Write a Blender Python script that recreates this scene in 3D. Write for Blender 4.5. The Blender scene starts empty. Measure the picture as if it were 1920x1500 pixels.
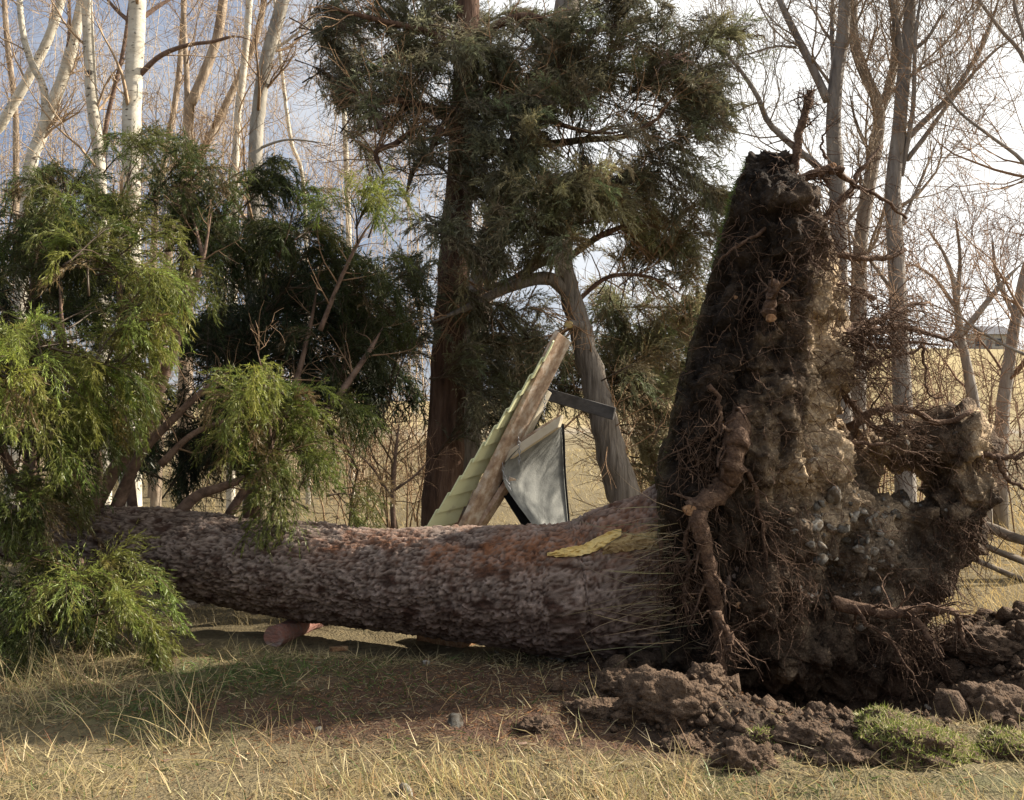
import bpy, math
import numpy as np
from mathutils import Vector
from mathutils.bvhtree import BVHTree

rng = np.random.default_rng(11)
SC = bpy.context.scene
COL = SC.collection
# ------------------------------------------------------------------ camera
F = 1805.0                       # focal length in photo pixels (1920 wide)
PITCH = math.atan(40 / F)
CP, SP = math.cos(PITCH), math.sin(PITCH)
CAMZ = 1.6
cam = bpy.data.objects.new('camera', bpy.data.cameras.new('camera'))
COL.objects.link(cam)
cam.location = (0, 0, CAMZ)
cam.rotation_euler = (math.pi / 2 + PITCH, 0, 0)
cam.data.sensor_width = 36
cam.data.lens = 36 * F / 1920
cam.data.clip_end = 2000
SC.camera = cam
# ------------------------------------------------------------------ light
SUN_AZ, SUN_EL = math.radians(74), math.radians(34)      # azimuth to the right of the view direction
SDIR = Vector((math.sin(SUN_AZ) * math.cos(SUN_EL), math.cos(SUN_AZ) * math.cos(SUN_EL), math.sin(SUN_EL)))
sun = bpy.data.objects.new('sun', bpy.data.lights.new('sun', 'SUN'))
COL.objects.link(sun)
sun.data.energy = 5.0
sun.data.angle = math.radians(0.6)
sun.data.color = (1.0, 0.92, 0.80)
sun.rotation_euler = (-SDIR).to_track_quat('-Z', 'Y').to_euler()
SC.view_settings.view_transform = 'Standard'
SC.view_settings.look = 'None'
SC.view_settings.exposure = 1.15
SC.view_settings.gamma = 1.0
SC.cycles.max_bounces = 4
SC.cycles.diffuse_bounces = 2
SC.cycles.glossy_bounces = 1
SC.cycles.transparent_max_bounces = 4

world = bpy.data.worlds.new('World'); SC.world = world; world.use_nodes = True
def build_world():
    nt = world.node_tree; N = nt.nodes; L = nt.links
    N.clear()
    out = N.new('ShaderNodeOutputWorld'); bg = N.new('ShaderNodeBackground')
    sky = N.new('ShaderNodeTexSky'); sky.sky_type = 'NISHITA'; sky.sun_disc = False
    sky.sun_elevation = SUN_EL; sky.sun_rotation = SUN_AZ
    sky.air_density = 1.0; sky.dust_density = 1.5
    tc = N.new('ShaderNodeTexCoord')
    dot = N.new('ShaderNodeVectorMath'); dot.operation = 'DOT_PRODUCT'
    L.new(tc.outputs['Generated'], dot.inputs[0]); dot.inputs[1].default_value = SDIR
    mp = N.new('ShaderNodeMapping'); mp.inputs['Scale'].default_value = (1.6, 1.6, 3.2)
    L.new(tc.outputs['Generated'], mp.inputs['Vector'])
    noi = N.new('ShaderNodeTexNoise'); noi.inputs['Scale'].default_value = 2.2
    noi.inputs['Detail'].default_value = 7; noi.inputs['Roughness'].default_value = 0.58
    L.new(mp.outputs[0], noi.inputs['Vector'])
    # veil of bright cloud thickening towards the sun, broken up by noise
    ad = N.new('ShaderNodeMath'); ad.operation = 'MULTIPLY_ADD'
    L.new(noi.outputs['Fac'], ad.inputs[0]); ad.inputs[1].default_value = 0.55
    L.new(dot.outputs['Value'], ad.inputs[2])
    veil = N.new('ShaderNodeMapRange'); veil.interpolation_type = 'SMOOTHSTEP'
    veil.inputs['From Min'].default_value = 0.48; veil.inputs['From Max'].default_value = 0.84
    L.new(ad.outputs[0], veil.inputs['Value'])
    # grey blue cloud bank away from the sun
    r1 = N.new('ShaderNodeValToRGB')
    r1.color_ramp.elements[0].position = 0.36; r1.color_ramp.elements[0].color = (0.33, 0.42, 0.62, 1)
    r1.color_ramp.elements[1].position = 0.68; r1.color_ramp.elements[1].color = (0.82, 0.84, 0.90, 1)
    L.new(noi.outputs['Fac'], r1.inputs['Fac'])
    sk = N.new('ShaderNodeVectorMath'); sk.operation = 'SCALE'; sk.inputs['Scale'].default_value = 0.10
    L.new(sky.outputs[0], sk.inputs[0])
    m1 = N.new('ShaderNodeMix'); m1.data_type = 'RGBA'; m1.inputs['Factor'].default_value = 0.65
    L.new(sk.outputs[0], m1.inputs['A']); L.new(r1.outputs[0], m1.inputs['B'])
    m2 = N.new('ShaderNodeMix'); m2.data_type = 'RGBA'
    L.new(veil.outputs[0], m2.inputs['Factor']); L.new(m1.outputs['Result'], m2.inputs['A'])
    m2.inputs['B'].default_value = (1.35, 1.35, 1.32, 1)
    L.new(m2.outputs['Result'], bg.inputs['Color']); bg.inputs['Strength'].default_value = 0.45
    L.new(bg.outputs[0], out.inputs['Surface'])
build_world()

# ------------------------------------------------------------------ helpers
def P(px, py, D):
    u = (np.asarray(px, float) - 960) / F; v = (750 - np.asarray(py, float)) / F
    t = D / (CP - v * SP)
    return np.stack(np.broadcast_arrays(u * t, D + 0 * u, CAMZ + (SP + v * CP) * t), -1)
def R(w, D): return w / F * D            # pixel size to metres at depth D
def ss(a, b, x):
    t = np.clip((x - a) / (b - a), 0, 1); return t * t * (3 - 2 * t)
def nrm(v): return v / np.maximum(np.linalg.norm(v, axis=-1, keepdims=True), 1e-9)

_perm = np.random.default_rng(3).permutation(256); _perm = np.concatenate([_perm] * 3)
_grad = nrm(np.random.default_rng(4).normal(size=(256, 3)))
def perlin(p):
    p = np.asarray(p, float); i = np.floor(p).astype(int); f = p - i; i &= 255
    u = f * f * f * (f * (f * 6 - 15) + 10)
    def g(dx, dy, dz):
        h = _perm[_perm[_perm[(i[..., 0] + dx) & 255] + ((i[..., 1] + dy) & 255)] + ((i[..., 2] + dz) & 255)]
        return (_grad[h] * (f - np.array([dx, dy, dz]))).sum(-1)
    def lp(a, b, t): return a + (b - a) * t
    x, y, z = u[..., 0], u[..., 1], u[..., 2]
    return 1.6 * lp(lp(lp(g(0,0,0), g(1,0,0), x), lp(g(0,1,0), g(1,1,0), x), y),
              lp(lp(g(0,0,1), g(1,0,1), x), lp(g(0,1,1), g(1,1,1), x), y), z)
def fbm(p, octv=4, gain=.5):
    s = 0; a = 1; q = np.asarray(p, float)
    for k in range(octv):
        s = s + a * perlin(q + 17.3 * k); q = q * 2.03; a *= gain
    return s
def cell(u, v, seed=0, period=None):
    """2D cellular noise: distance to the nearest and second nearest feature point, and id of the nearest."""
    r = np.random.default_rng(seed); T = 512
    jx, jy, idr = r.random((T, T)), r.random((T, T)), r.random((T, T))
    iu, iv = np.floor(u).astype(int), np.floor(v).astype(int)
    d1 = np.full(u.shape, 9.); d2 = d1.copy(); cid = np.zeros(u.shape)
    for a in (-1, 0, 1):
        for b in (-1, 0, 1):
            cu, cv = iu + a, iv + b
            cvw = cv % period if period else cv
            d = np.hypot(cu + jx[cu % T, cvw % T] - u, cv + jy[cu % T, cvw % T] - v)
            n = d < d1
            d2 = np.where(n, d1, np.minimum(d2, d)); cid = np.where(n, idr[cu % T, cvw % T], cid); d1 = np.where(n, d, d1)
    return d1, d2, cid

def props(o, label=None, cat=None, group=None, kind=None):
    if label: o['label'] = label
    if cat: o['category'] = cat
    if group: o['group'] = group
    if kind: o['kind'] = kind
    return o
def empty(name, loc, label, cat, group=None):
    o = bpy.data.objects.new(name, None); COL.objects.link(o); o.location = tuple(float(c) for c in loc)
    o.empty_display_size = .1
    return props(o, label, cat, group)
def make_mesh(name, V, faces, mat, tint=None, smooth=True):
    """faces: list of integer arrays (n,3) or (n,4)"""
    me = bpy.data.meshes.new(name)
    V = np.ascontiguousarray(V, np.float32).reshape(-1, 3)
    faces = [np.asarray(f, np.int32) for f in faces if len(f)]
    idx = np.concatenate([f.ravel() for f in faces])
    tot = np.concatenate([np.full(len(f), f.shape[1], np.int32) for f in faces])
    start = np.concatenate([[0], np.cumsum(tot)[:-1]]).astype(np.int32)
    me.vertices.add(len(V)); me.vertices.foreach_set('co', V.ravel())
    me.loops.add(len(idx)); me.loops.foreach_set('vertex_index', idx)
    me.polygons.add(len(tot)); me.polygons.foreach_set('loop_start', start)
    me.polygons.foreach_set('use_smooth', np.full(len(tot), smooth))
    if tint is not None:
        a = me.color_attributes.new('tint', 'FLOAT_COLOR', 'POINT')
        t = np.ones((len(V), 4), np.float32); t[:, :3] = tint
        a.data.foreach_set('color', t.ravel())
    me.update(calc_edges=True); me.validate()
    if mat: me.materials.append(mat)
    return me
def add(name, V, faces, mat, parent=None, tint=None, smooth=True):
    V = np.asarray(V, float).reshape(-1, 3)
    if parent is not None: V = V - np.array(parent_origin(parent))
    me = make_mesh(name, V, faces, mat, tint, smooth)
    o = bpy.data.objects.new(name, me); COL.objects.link(o)
    if parent is not None: o.parent = parent
    return o
def parent_origin(o):
    v = Vector((0, 0, 0))
    while o is not None: v = v + o.location; o = o.parent
    return v

def spline(ctrl, K):
    """Catmull-Rom through control rows, resampled to K points"""
    c = np.asarray(ctrl, float); n = len(c)
    if n == 2: return c[0] + (c[1] - c[0]) * np.linspace(0, 1, K)[:, None]
    e = np.vstack([2 * c[0] - c[1], c, 2 * c[-1] - c[-2]])
    dl = np.concatenate([[0], np.cumsum(np.linalg.norm(np.diff(c[:, :2], axis=0), axis=1) + 1e-6)])
    s = np.linspace(0, dl[-1], K); i = np.clip(np.searchsorted(dl, s, 'right') - 1, 0, n - 2)
    t = ((s - dl[i]) / (dl[i + 1] - dl[i]))[:, None]
    p0, p1, p2, p3 = e[i], e[i + 1], e[i + 2], e[i + 3]
    return .5 * (2 * p1 + (p2 - p0) * t + (2 * p0 - 5 * p1 + 4 * p2 - p3) * t ** 2 + (3 * p1 - p0 - 3 * p2 + p3) * t ** 3)
def tubes(paths, radii, S=6, rough=0.0, cap=True, seed=0):
    paths = np.asarray(paths, float); radii = np.asarray(radii, float)
    N, K, _ = paths.shape
    T = nrm(np.gradient(paths, axis=1))
    d = nrm(paths[:, -1] - paths[:, 0] + 1e-9)
    ref = np.where(np.abs(d[:, 2:3]) > .75, np.array([[1., .13, 0]]), np.array([[0., .1, 1.]]))[:, None, :]
    n1 = nrm(np.cross(T, ref)); n2 = np.cross(T, n1)
    a = np.linspace(0, 2 * np.pi, S, endpoint=False)
    r = radii[..., None] * np.ones(S)
    if rough:
        q = (paths[:, :, None, :] + (n1[:, :, None] * np.cos(a)[:, None] + n2[:, :, None] * np.sin(a)[:, None]) * r[..., None])
        r = r * (1 + rough * fbm(q / np.maximum(radii.max(), 1e-3) * .9 + seed, 3))
    V = paths[:, :, None, :] + (n1[:, :, None] * np.cos(a)[:, None] + n2[:, :, None] * np.sin(a)[:, None]) * r[..., None]
    b = (np.arange(N) * K * S)[:, None, None] + (np.arange(K - 1) * S)[None, :, None]
    j = np.arange(S); j2 = (j + 1) % S
    q = np.stack([b + j, b + j2, b + S + j2, b + S + j], -1).reshape(-1, 4)
    fs = [q]
    if cap and S > 3:
        e = (np.arange(N) * K * S)[:, None] + (K - 1) * S
        c = np.stack([np.broadcast_to(e, (N, S - 2)), e + np.arange(1, S - 1), e + np.arange(2, S)], -1).reshape(-1, 3)
        e0 = (np.arange(N) * K * S)[:, None]
        c0 = np.stack([np.broadcast_to(e0, (N, S - 2)), e0 + np.arange(2, S), e0 + np.arange(1, S - 1)], -1).reshape(-1, 3)
        fs += [c, c0]
    return V.reshape(-1, 3), fs
def merge(parts):
    Vs, F3, F4, off = [], [], [], 0
    for V, fs in parts:
        for f in fs: (F3 if f.shape[1] == 3 else F4).append(f + off)
        Vs.append(V); off += len(V)
    fs = []
    if F3: fs.append(np.concatenate(F3))
    if F4: fs.append(np.concatenate(F4))
    return np.concatenate(Vs), fs
def along(paths, t):
    """sample position and tangent at parameters t (N,n) of paths (N,K,3)"""
    N, K, _ = paths.shape
    f = t * (K - 1); i = np.clip(f.astype(int), 0, K - 2); w = (f - i)[..., None]
    r = np.arange(N)[:, None]
    a, b = paths[r, i], paths[r, i + 1]
    return a + (b - a) * w, nrm(b - a), i
def grow(paths, radii, n, L, K=5, t=(.2, 1.), ang=(25, 60), up=.15, wig=.12, rr=.55, rmin=.0015, abs_len=True, tip=.35):
    N = len(paths)
    tt = rng.uniform(t[0], t[1], (N, n))
    p, tan, i = along(paths, tt)
    pr = radii[np.arange(N)[:, None], i] * rr
    rp = nrm(np.cross(tan, rng.normal(size=tan.shape)))
    a = np.radians(rng.uniform(ang[0], ang[1], (N, n)))[..., None]
    d = tan * np.cos(a) + rp * np.sin(a)
    ln = L * rng.uniform(.55, 1.2, (N, n)) * (1.15 - .6 * (tt - t[0]) / (t[1] - t[0]))
    p = p.reshape(-1, 3); d = d.reshape(-1, 3); ln = ln.reshape(-1, 1); pr = np.maximum(pr.reshape(-1), rmin * 1.3)
    out = [p]
    for k in range(K - 1):
        d = nrm(d + rng.normal(size=d.shape) * wig + np.array([0, 0, up]))
        out.append(out[-1] + d * ln / (K - 1))
    path = np.stack(out, 1)
    rad = np.maximum(pr[:, None] * np.linspace(1, tip, K)[None], rmin)
    return path, rad

# ------------------------------------------------------------------ materials
def mat(name, cols, scale=6, detail=5, stretch=(1, 1, 1), bump=.4, bscale=None, rough=.92, tint=False, dist=.01, extra=None, spec=.2, coord='Object', rnd=0):
    m = bpy.data.materials.new(name); m.use_nodes = True
    nt = m.node_tree; N = nt.nodes; L = nt.links
    b = N['Principled BSDF']; b.inputs['Roughness'].default_value = rough
    b.inputs['Specular IOR Level'].default_value = spec
    tc = N.new('ShaderNodeTexCoord'); mp = N.new('ShaderNodeMapping'); mp.inputs['Scale'].default_value = stretch
    L.new(tc.outputs[coord], mp.inputs['Vector'])
    no = N.new('ShaderNodeTexNoise'); no.inputs['Scale'].default_value = scale
    no.inputs['Detail'].default_value = detail; no.inputs['Roughness'].default_value = .62
    L.new(mp.outputs[0], no.inputs['Vector'])
    cr = N.new('ShaderNodeValToRGB'); e = cr.color_ramp.elements
    n = len(cols)
    for k, c in enumerate(cols):
        pos = .28 + .44 * k / max(n - 1, 1)
        el = e[k] if k < 2 else e.new(pos)
        el.position = pos; el.color = (*c, 1)
    L.new(no.outputs['Fac'], cr.inputs['Fac'])
    colout = cr.outputs[0]
    if extra:   # second, finer or coarser layer: (scale, lo, hi, colour)
        n2 = N.new('ShaderNodeTexNoise'); n2.inputs['Scale'].default_value = extra[0]; n2.inputs['Detail'].default_value = 4
        L.new(mp.outputs[0], n2.inputs['Vector'])
        mr = N.new('ShaderNodeMapRange'); mr.inputs['From Min'].default_value = extra[1]; mr.inputs['From Max'].default_value = extra[2]
        L.new(n2.outputs['Fac'], mr.inputs['Value'])
        mx = N.new('ShaderNodeMix'); mx.data_type = 'RGBA'
        L.new(mr.outputs[0], mx.inputs['Factor']); L.new(colout, mx.inputs['A']); mx.inputs['B'].default_value = (*extra[3], 1)
        colout = mx.outputs['Result']
    if tint:
        at = N.new('ShaderNodeAttribute'); at.attribute_name = 'tint'
        mx = N.new('ShaderNodeMix'); mx.data_type = 'RGBA'; mx.blend_type = 'MULTIPLY'; mx.inputs['Factor'].default_value = 1
        L.new(colout, mx.inputs['A']); L.new(at.outputs['Color'], mx.inputs['B']); colout = mx.outputs['Result']
    if rnd:     # every object its own shade
        oi = N.new('ShaderNodeObjectInfo'); mr = N.new('ShaderNodeMapRange'); mr.inputs['To Min'].default_value = 1 - rnd; mr.inputs['To Max'].default_value = 1 + rnd
        L.new(oi.outputs['Random'], mr.inputs['Value']); sc_ = N.new('ShaderNodeVectorMath'); sc_.operation = 'SCALE'
        L.new(colout, sc_.inputs[0]); L.new(mr.outputs[0], sc_.inputs['Scale']); colout = sc_.outputs[0]
    L.new(colout, b.inputs['Base Color'])
    if bump:
        n3 = N.new('ShaderNodeTexNoise'); n3.inputs['Scale'].default_value = bscale or scale * 3; n3.inputs['Detail'].default_value = 6
        L.new(mp.outputs[0], n3.inputs['Vector'])
        bp = N.new('ShaderNodeBump'); bp.inputs['Strength'].default_value = bump; bp.inputs['Distance'].default_value = dist
        L.new(n3.outputs['Fac'], bp.inputs['Height']); L.new(bp.outputs[0], b.inputs['Normal'])
    return m
def leafmat(name, trans=.35):
    m = bpy.data.materials.new(name); m.use_nodes = True
    nt = m.node_tree; N = nt.nodes; L = nt.links
    N.remove(N['Principled BSDF']); out = N['Material Output']
    at = N.new('ShaderNodeAttribute'); at.attribute_name = 'tint'
    d = N.new('ShaderNodeBsdfDiffuse'); t = N.new('ShaderNodeBsdfTranslucent'); g = N.new('ShaderNodeBsdfGlossy')
    g.inputs['Roughness'].default_value = .45; g.inputs['Color'].default_value = (.5, .5, .45, 1)
    mx = N.new('ShaderNodeMixShader'); mx.inputs[0].default_value = trans
    mg = N.new('ShaderNodeMixShader'); mg.inputs[0].default_value = .05
    L.new(at.outputs['Color'], d.inputs['Color']); L.new(at.outputs['Color'], t.inputs['Color'])
    L.new(d.outputs[0], mx.inputs[1]); L.new(t.outputs[0], mx.inputs[2])
    L.new(mx.outputs[0], mg.inputs[1]); L.new(g.outputs[0], mg.inputs[2]); L.new(mg.outputs[0], out.inputs['Surface'])
    return m
M = {}
M['leaf'] = leafmat('foliage', .48)
M['straw'] = leafmat('straw', .35)
M['twig'] = mat('twig_bark', [(.10, .075, .055), (.22, .17, .125)], 12, bump=0, tint=True)
M['birch'] = mat('birch_bark', [(.34, .30, .23), (.55, .50, .40), (.66, .62, .52)], 3.5, stretch=(1, 1, 2.4), bump=.3, bscale=18, extra=(9, .60, .68, (.09, .075, .06)))
M['tanbark'] = mat('flaky_tan_bark', [(.14, .10, .072), (.32, .245, .175), (.48, .395, .295)], 9, stretch=(1, 1, .3), bump=.8, bscale=22, dist=.03)
M['greybark'] = mat('grey_smooth_bark', [(.15, .13, .11), (.30, .27, .22), (.40, .36, .29)], 6, stretch=(1, 1, .5), bump=.5, bscale=20, dist=.02)
M['rightbark'] = mat('pale_ridged_bark', [(.13, .11, .095), (.28, .245, .21), (.40, .36, .31)], 10, stretch=(1, 1, .25), bump=.8, bscale=26, dist=.03)
M['juniper'] = mat('juniper_bark', [(.045, .028, .02), (.13, .075, .05), (.2, .13, .09)], 16, stretch=(1, 1, .16), bump=1, bscale=34, dist=.03)
M['weathered'] = mat('weathered_grey_trunk', [(.08, .065, .05), (.22, .185, .15), (.30, .26, .215)], 22, stretch=(1, 1, .12), bump=1, bscale=40, dist=.025)
M['bark'] = mat('scaly_conifer_bark', [(.15, .118, .10), (.27, .23, .20), (.35, .305, .275)], 10, bump=.7, bscale=70, dist=.01, tint=True)
M['limb'] = mat('reddish_limb_bark', [(.07, .045, .032), (.17, .11, .08), (.25, .17, .125)], 14, bump=.7, bscale=50, dist=.01)
M['wood'] = mat('fresh_torn_wood', [(.50, .33, .10), (.66, .48, .18), (.74, .58, .28)], 14, stretch=(.25, 1, 1), bump=.7, bscale=40)
M['wood2'] = mat('brown_torn_wood', [(.16, .10, .045), (.36, .25, .11), (.50, .38, .18)], 18, stretch=(.2, 1, 1), bump=.9, bscale=50)  # darker, browner tone of the torn wood
M['cut'] = mat('orange_cut_wood', [(.12, .06, .032), (.28, .15, .075), (.42, .28, .16)], 40, bump=.6)
M['soil'] = mat('plate_soil', [(.030, .021, .0145), (.068, .050, .035), (.125, .095, .067)], 5, detail=9, bump=1, bscale=28, dist=.05, tint=True, extra=(60, .55, .75, (.17, .13, .09)))
M['clod'] = mat('clod_soil', [(.052, .033, .021), (.115, .074, .047), (.19, .128, .084)], 12, detail=9, bump=1, bscale=50, dist=.05, extra=(110, .58, .75, (.18, .135, .095)))
M['root'] = mat('root_bark', [(.045, .027, .018), (.12, .072, .047), (.24, .155, .10)], 26, detail=8, bump=1, bscale=70, dist=.02)
M['stone'] = mat('river_stone', [(.13, .115, .095), (.26, .24, .205), (.38, .355, .305)], 1.6, bump=.4, bscale=9, extra=(1.3, .45, .6, (.11, .083, .057)), rnd=.6)
M['ground'] = mat('earth', [(.55, .55, .55), (1, 1, 1), (1.25, 1.2, 1.1)], 22, detail=8, bump=1, bscale=60, dist=.03, tint=True)
M['board'] = mat('weathered_board', [(.22, .13, .085), (.50, .36, .25), (.80, .72, .60)], 11, detail=10, bump=.35, bscale=40)
M['paleboard'] = mat('pale_board', [(.62, .52, .36), (.76, .68, .52)], 6, bump=.2)
M['darkbeam'] = mat('dark_grey_beam', [(.055, .05, .045), (.13, .12, .11)], 12, stretch=(.3, 1, 1), bump=.5)
M['greenroof'] = mat('pale_green_siding', [(.76, .77, .44), (.84, .84, .52)], 3, bump=.06, rough=.45, extra=(9, .62, .75, (.6, .58, .36)))
M['canvas'] = mat('grey_canvas', [(.12, .12, .11), (.22, .22, .20), (.32, .315, .28)], 6, detail=8, bump=.3, bscale=90, rough=.95)
M['blackedge'] = mat('black_sheet', [(.012, .012, .014), (.03, .03, .032)], 8, bump=.2, rough=.7)
M['metal'] = mat('chain_metal', [(.3, .3, .3), (.5, .5, .5)], 30, bump=0, rough=.4, spec=.6)
M['redpaint'] = mat('faded_red_post', [(.15, .125, .11), (.26, .12, .09), (.22, .185, .165)], 14, stretch=(.4, 1, 1), bump=.8, dist=.02)
M['rail'] = mat('grey_fence_rail', [(.09, .07, .052), (.24, .195, .15)], 12, stretch=(.3, 1, 1), bump=.6)
M['housewall'] = mat('house_wall', [(.3, .29, .27), (.4, .39, .36)], 2, bump=0)
M['houseroof'] = mat('house_roof', [(.10, .10, .11), (.16, .16, .17)], 2, bump=0)
M['glass'] = mat('window_glass', [(.03, .035, .04), (.05, .055, .06)], 2, bump=0, rough=.1, spec=.6)

# ------------------------------------------------------------------ ground
def ground_h(x, y):
    x = np.asarray(x, float); y = np.asarray(y, float)
    p = np.stack([x, y, 0 * x], -1)
    h = .05 * fbm(p * .7, 3) + .018 * fbm(p * 4.1 + 5, 3)
    h = h + 1.1 * ss(14, 40, y) + 6.0 * ss(45, 120, y) * ss(-10, 45, x) + 3.0 * ss(45, 120, y) + .5 * fbm(p * .03 + 9, 3) * ss(25, 80, y)
    # crater torn open beside and below the root plate, spoil thrown up round it
    e = np.hypot((x - 2.05) / 1.0, (y - 6.0) / .75)
    h = h - .42 * (1 - ss(.35, 1.15, e))
    rim = np.exp(-((e - 1.45) / .32) ** 2)
    sp = .5 + .5 * fbm(p * 1.9 + 31, 3)
    h = h + .13 * rim * sp
    h = h + .12 * np.exp(-(((x - 1.05) / .42) ** 2 + ((y - 5.35) / .35) ** 2)) * (1 + .5 * fbm(p * 3.3 + 3, 3))
    h = h + .24 * np.exp(-(((x - 3.3) / .6) ** 2 + ((y - 6.3) / .55) ** 2)) * (1 + .5 * fbm(p * 3.3 + 8, 3))
    return h
def dirt_mask(x, y):
    p = np.stack([x, y, 0 * x], -1)
    e = np.hypot((x - 1.95) / 1.55, (y - 5.85) / .95)
    m = 1 - ss(.75, 1.15, e + .22 * fbm(p * 2.2 + 2, 4))
    e2 = np.hypot((x - 3.5) / .9, (y - 6.3) / .8)
    e3 = np.hypot((x - 1.2) / .75, (y - 5.2) / .6)
    m = np.maximum(m, 1 - ss(.7, 1.1, e3 + .25 * fbm(p * 2.7 + 6, 3)))
    return np.maximum(m, 1 - ss(.7, 1.1, e2 + .25 * fbm(p * 2.4, 3)))
def litter_mask(x, y):
    p = np.stack([x, y, 0 * x], -1)
    e = np.hypot((x - .15) / 2.0, (y - 5.65) / 1.0)
    return 1 - ss(.6, 1.15, e + .3 * fbm(p * 1.4 + 12, 4))
def green_mask(x, y):
    p = np.stack([x, y, 0 * x], -1)
    a = np.exp(-(((x + 1.35) / .9) ** 2 + ((y - 5.75) / .5) ** 2)) * 2.0
    b = np.exp(-(((x - 1.9) / 1.0) ** 2 + ((y - 4.25) / .22) ** 2)) * .5
    return np.clip((a + b) * (.7 + .9 * fbm(p * 1.8 + 40, 3)), 0, 1) * (1 - dirt_mask(x, y))
def grid_axis(segs):
    out = [np.array([segs[0][0]])]
    for a, b, st in segs: out.append(np.linspace(a, b, max(2, int(round((b - a) / st)) + 1))[1:])
    return np.concatenate(out)
gx = grid_axis([(-260, -40, 10), (-40, -10, 1.5), (-10, -4, .25), (-4, 4.2, .042), (4.2, 10, .25), (10, 40, 1.5), (40, 260, 10)])
gy = grid_axis([(-30, 0, 3), (0, 3.4, .2), (3.4, 7.6, .038), (7.6, 14, .11), (14, 40, .7), (40, 140, 3), (140, 420, 14)])
X, Y = np.meshgrid(gx, gy, indexing='ij')
Z = ground_h(X, Y)
dm, lm, gm = dirt_mask(X, Y), litter_mask(X, Y), green_mask(X, Y)
pg = np.stack([X, Y, 0 * X], -1)
Z = Z + dm * (.035 * fbm(pg * 9, 4, .6)) + lm * .008 * fbm(pg * 16, 3)
c_dry = np.array([.17, .135, .075]); c_dirt = np.array([.07, .047, .031]); c_lit = np.array([.09, .052, .034]); c_gr = np.array([.05, .07, .02])
cc = c_dry * (1 + .25 * fbm(pg * .8 + 4, 3))[..., None]
far = ss(16, 60, Y)[..., None]
cc = cc * (1 - far) + far * (np.array([.33, .26, .13]) * (1 + .35 * fbm(pg * .06 + 2, 4))[..., None])
greyband = (np.exp(-((Y - 46) / 9) ** 2) * (.75 + .5 * fbm(pg * .1, 3)))[..., None]
cc = cc * (1 - np.clip(greyband, 0, .85)) + np.clip(greyband, 0, .85) * np.array([.25, .22, .19])
for m_, c_ in ((gm, c_gr), (lm, c_lit), (dm, c_dirt)): cc = cc * (1 - m_[..., None]) + m_[..., None] * c_
nx, ny = X.shape
ii = (np.arange(nx - 1)[:, None] * ny + np.arange(ny - 1)[None]).ravel()
ground = add('ground', np.stack([X, Y, Z], -1), [np.stack([ii, ii + ny, ii + ny + 1, ii + 1], -1)], M['ground'], None, np.clip(cc, 0, 1).reshape(-1, 3))
props(ground, kind='structure')
GZ0, GI = Z, (gx, gy)
def gh_fast(x, y):
    """bilinear lookup in the ground sheet"""
    i = np.clip(np.searchsorted(gx, x) - 1, 0, len(gx) - 2); j = np.clip(np.searchsorted(gy, y) - 1, 0, len(gy) - 2)
    u = (x - gx[i]) / (gx[i + 1] - gx[i]); v = (y - gy[j]) / (gy[j + 1] - gy[j])
    return Z[i, j] * (1 - u) * (1 - v) + Z[i + 1, j] * u * (1 - v) + Z[i, j + 1] * (1 - u) * v + Z[i + 1, j + 1] * u * v
def on_ground(px, py):
    """first point where the view ray meets the ground"""
    Ds = np.arange(2.5, 40, .02); q = P(px, py, Ds); g = gh_fast(q[:, 0], q[:, 1])
    k = np.argmax(q[:, 2] < g) if (q[:, 2] < g).any() else len(Ds) - 1
    p = q[k].copy(); p[2] = g[k]; return p

# ------------------------------------------------------------------ fallen conifer: trunk
st = np.array([(1330, 880, 1262, 6.70), (1285, 892, 1252, 6.68), (1235, 922, 1243, 6.64), (1190, 937, 1240, 6.62), (1150, 953, 1237, 6.60), (1100, 974, 1232, 6.60), (1050, 984, 1226, 6.62),
    (900, 990, 1205, 6.75), (700, 989, 1178, 6.95), (500, 975, 1148, 7.2), (300, 957, 1107, 7.5), (80, 948, 1060, 7.9), (-200, 940, 1020, 8.4), (-380, 938, 1004, 8.7)], float)
K = 450
sp_ = spline(st, K)
ctr = P(sp_[:, 0], .5 * (sp_[:, 1] + sp_[:, 2]), sp_[:, 3])
rad = R(.5 * (sp_[:, 2] - sp_[:, 1]), sp_[:, 3])
fall = empty('fallen_conifer', (ctr[40][0], ctr[40][1], 0), 'huge uprooted conifer lying on its side with its earthy root plate in the air', 'fallen tree')
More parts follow.
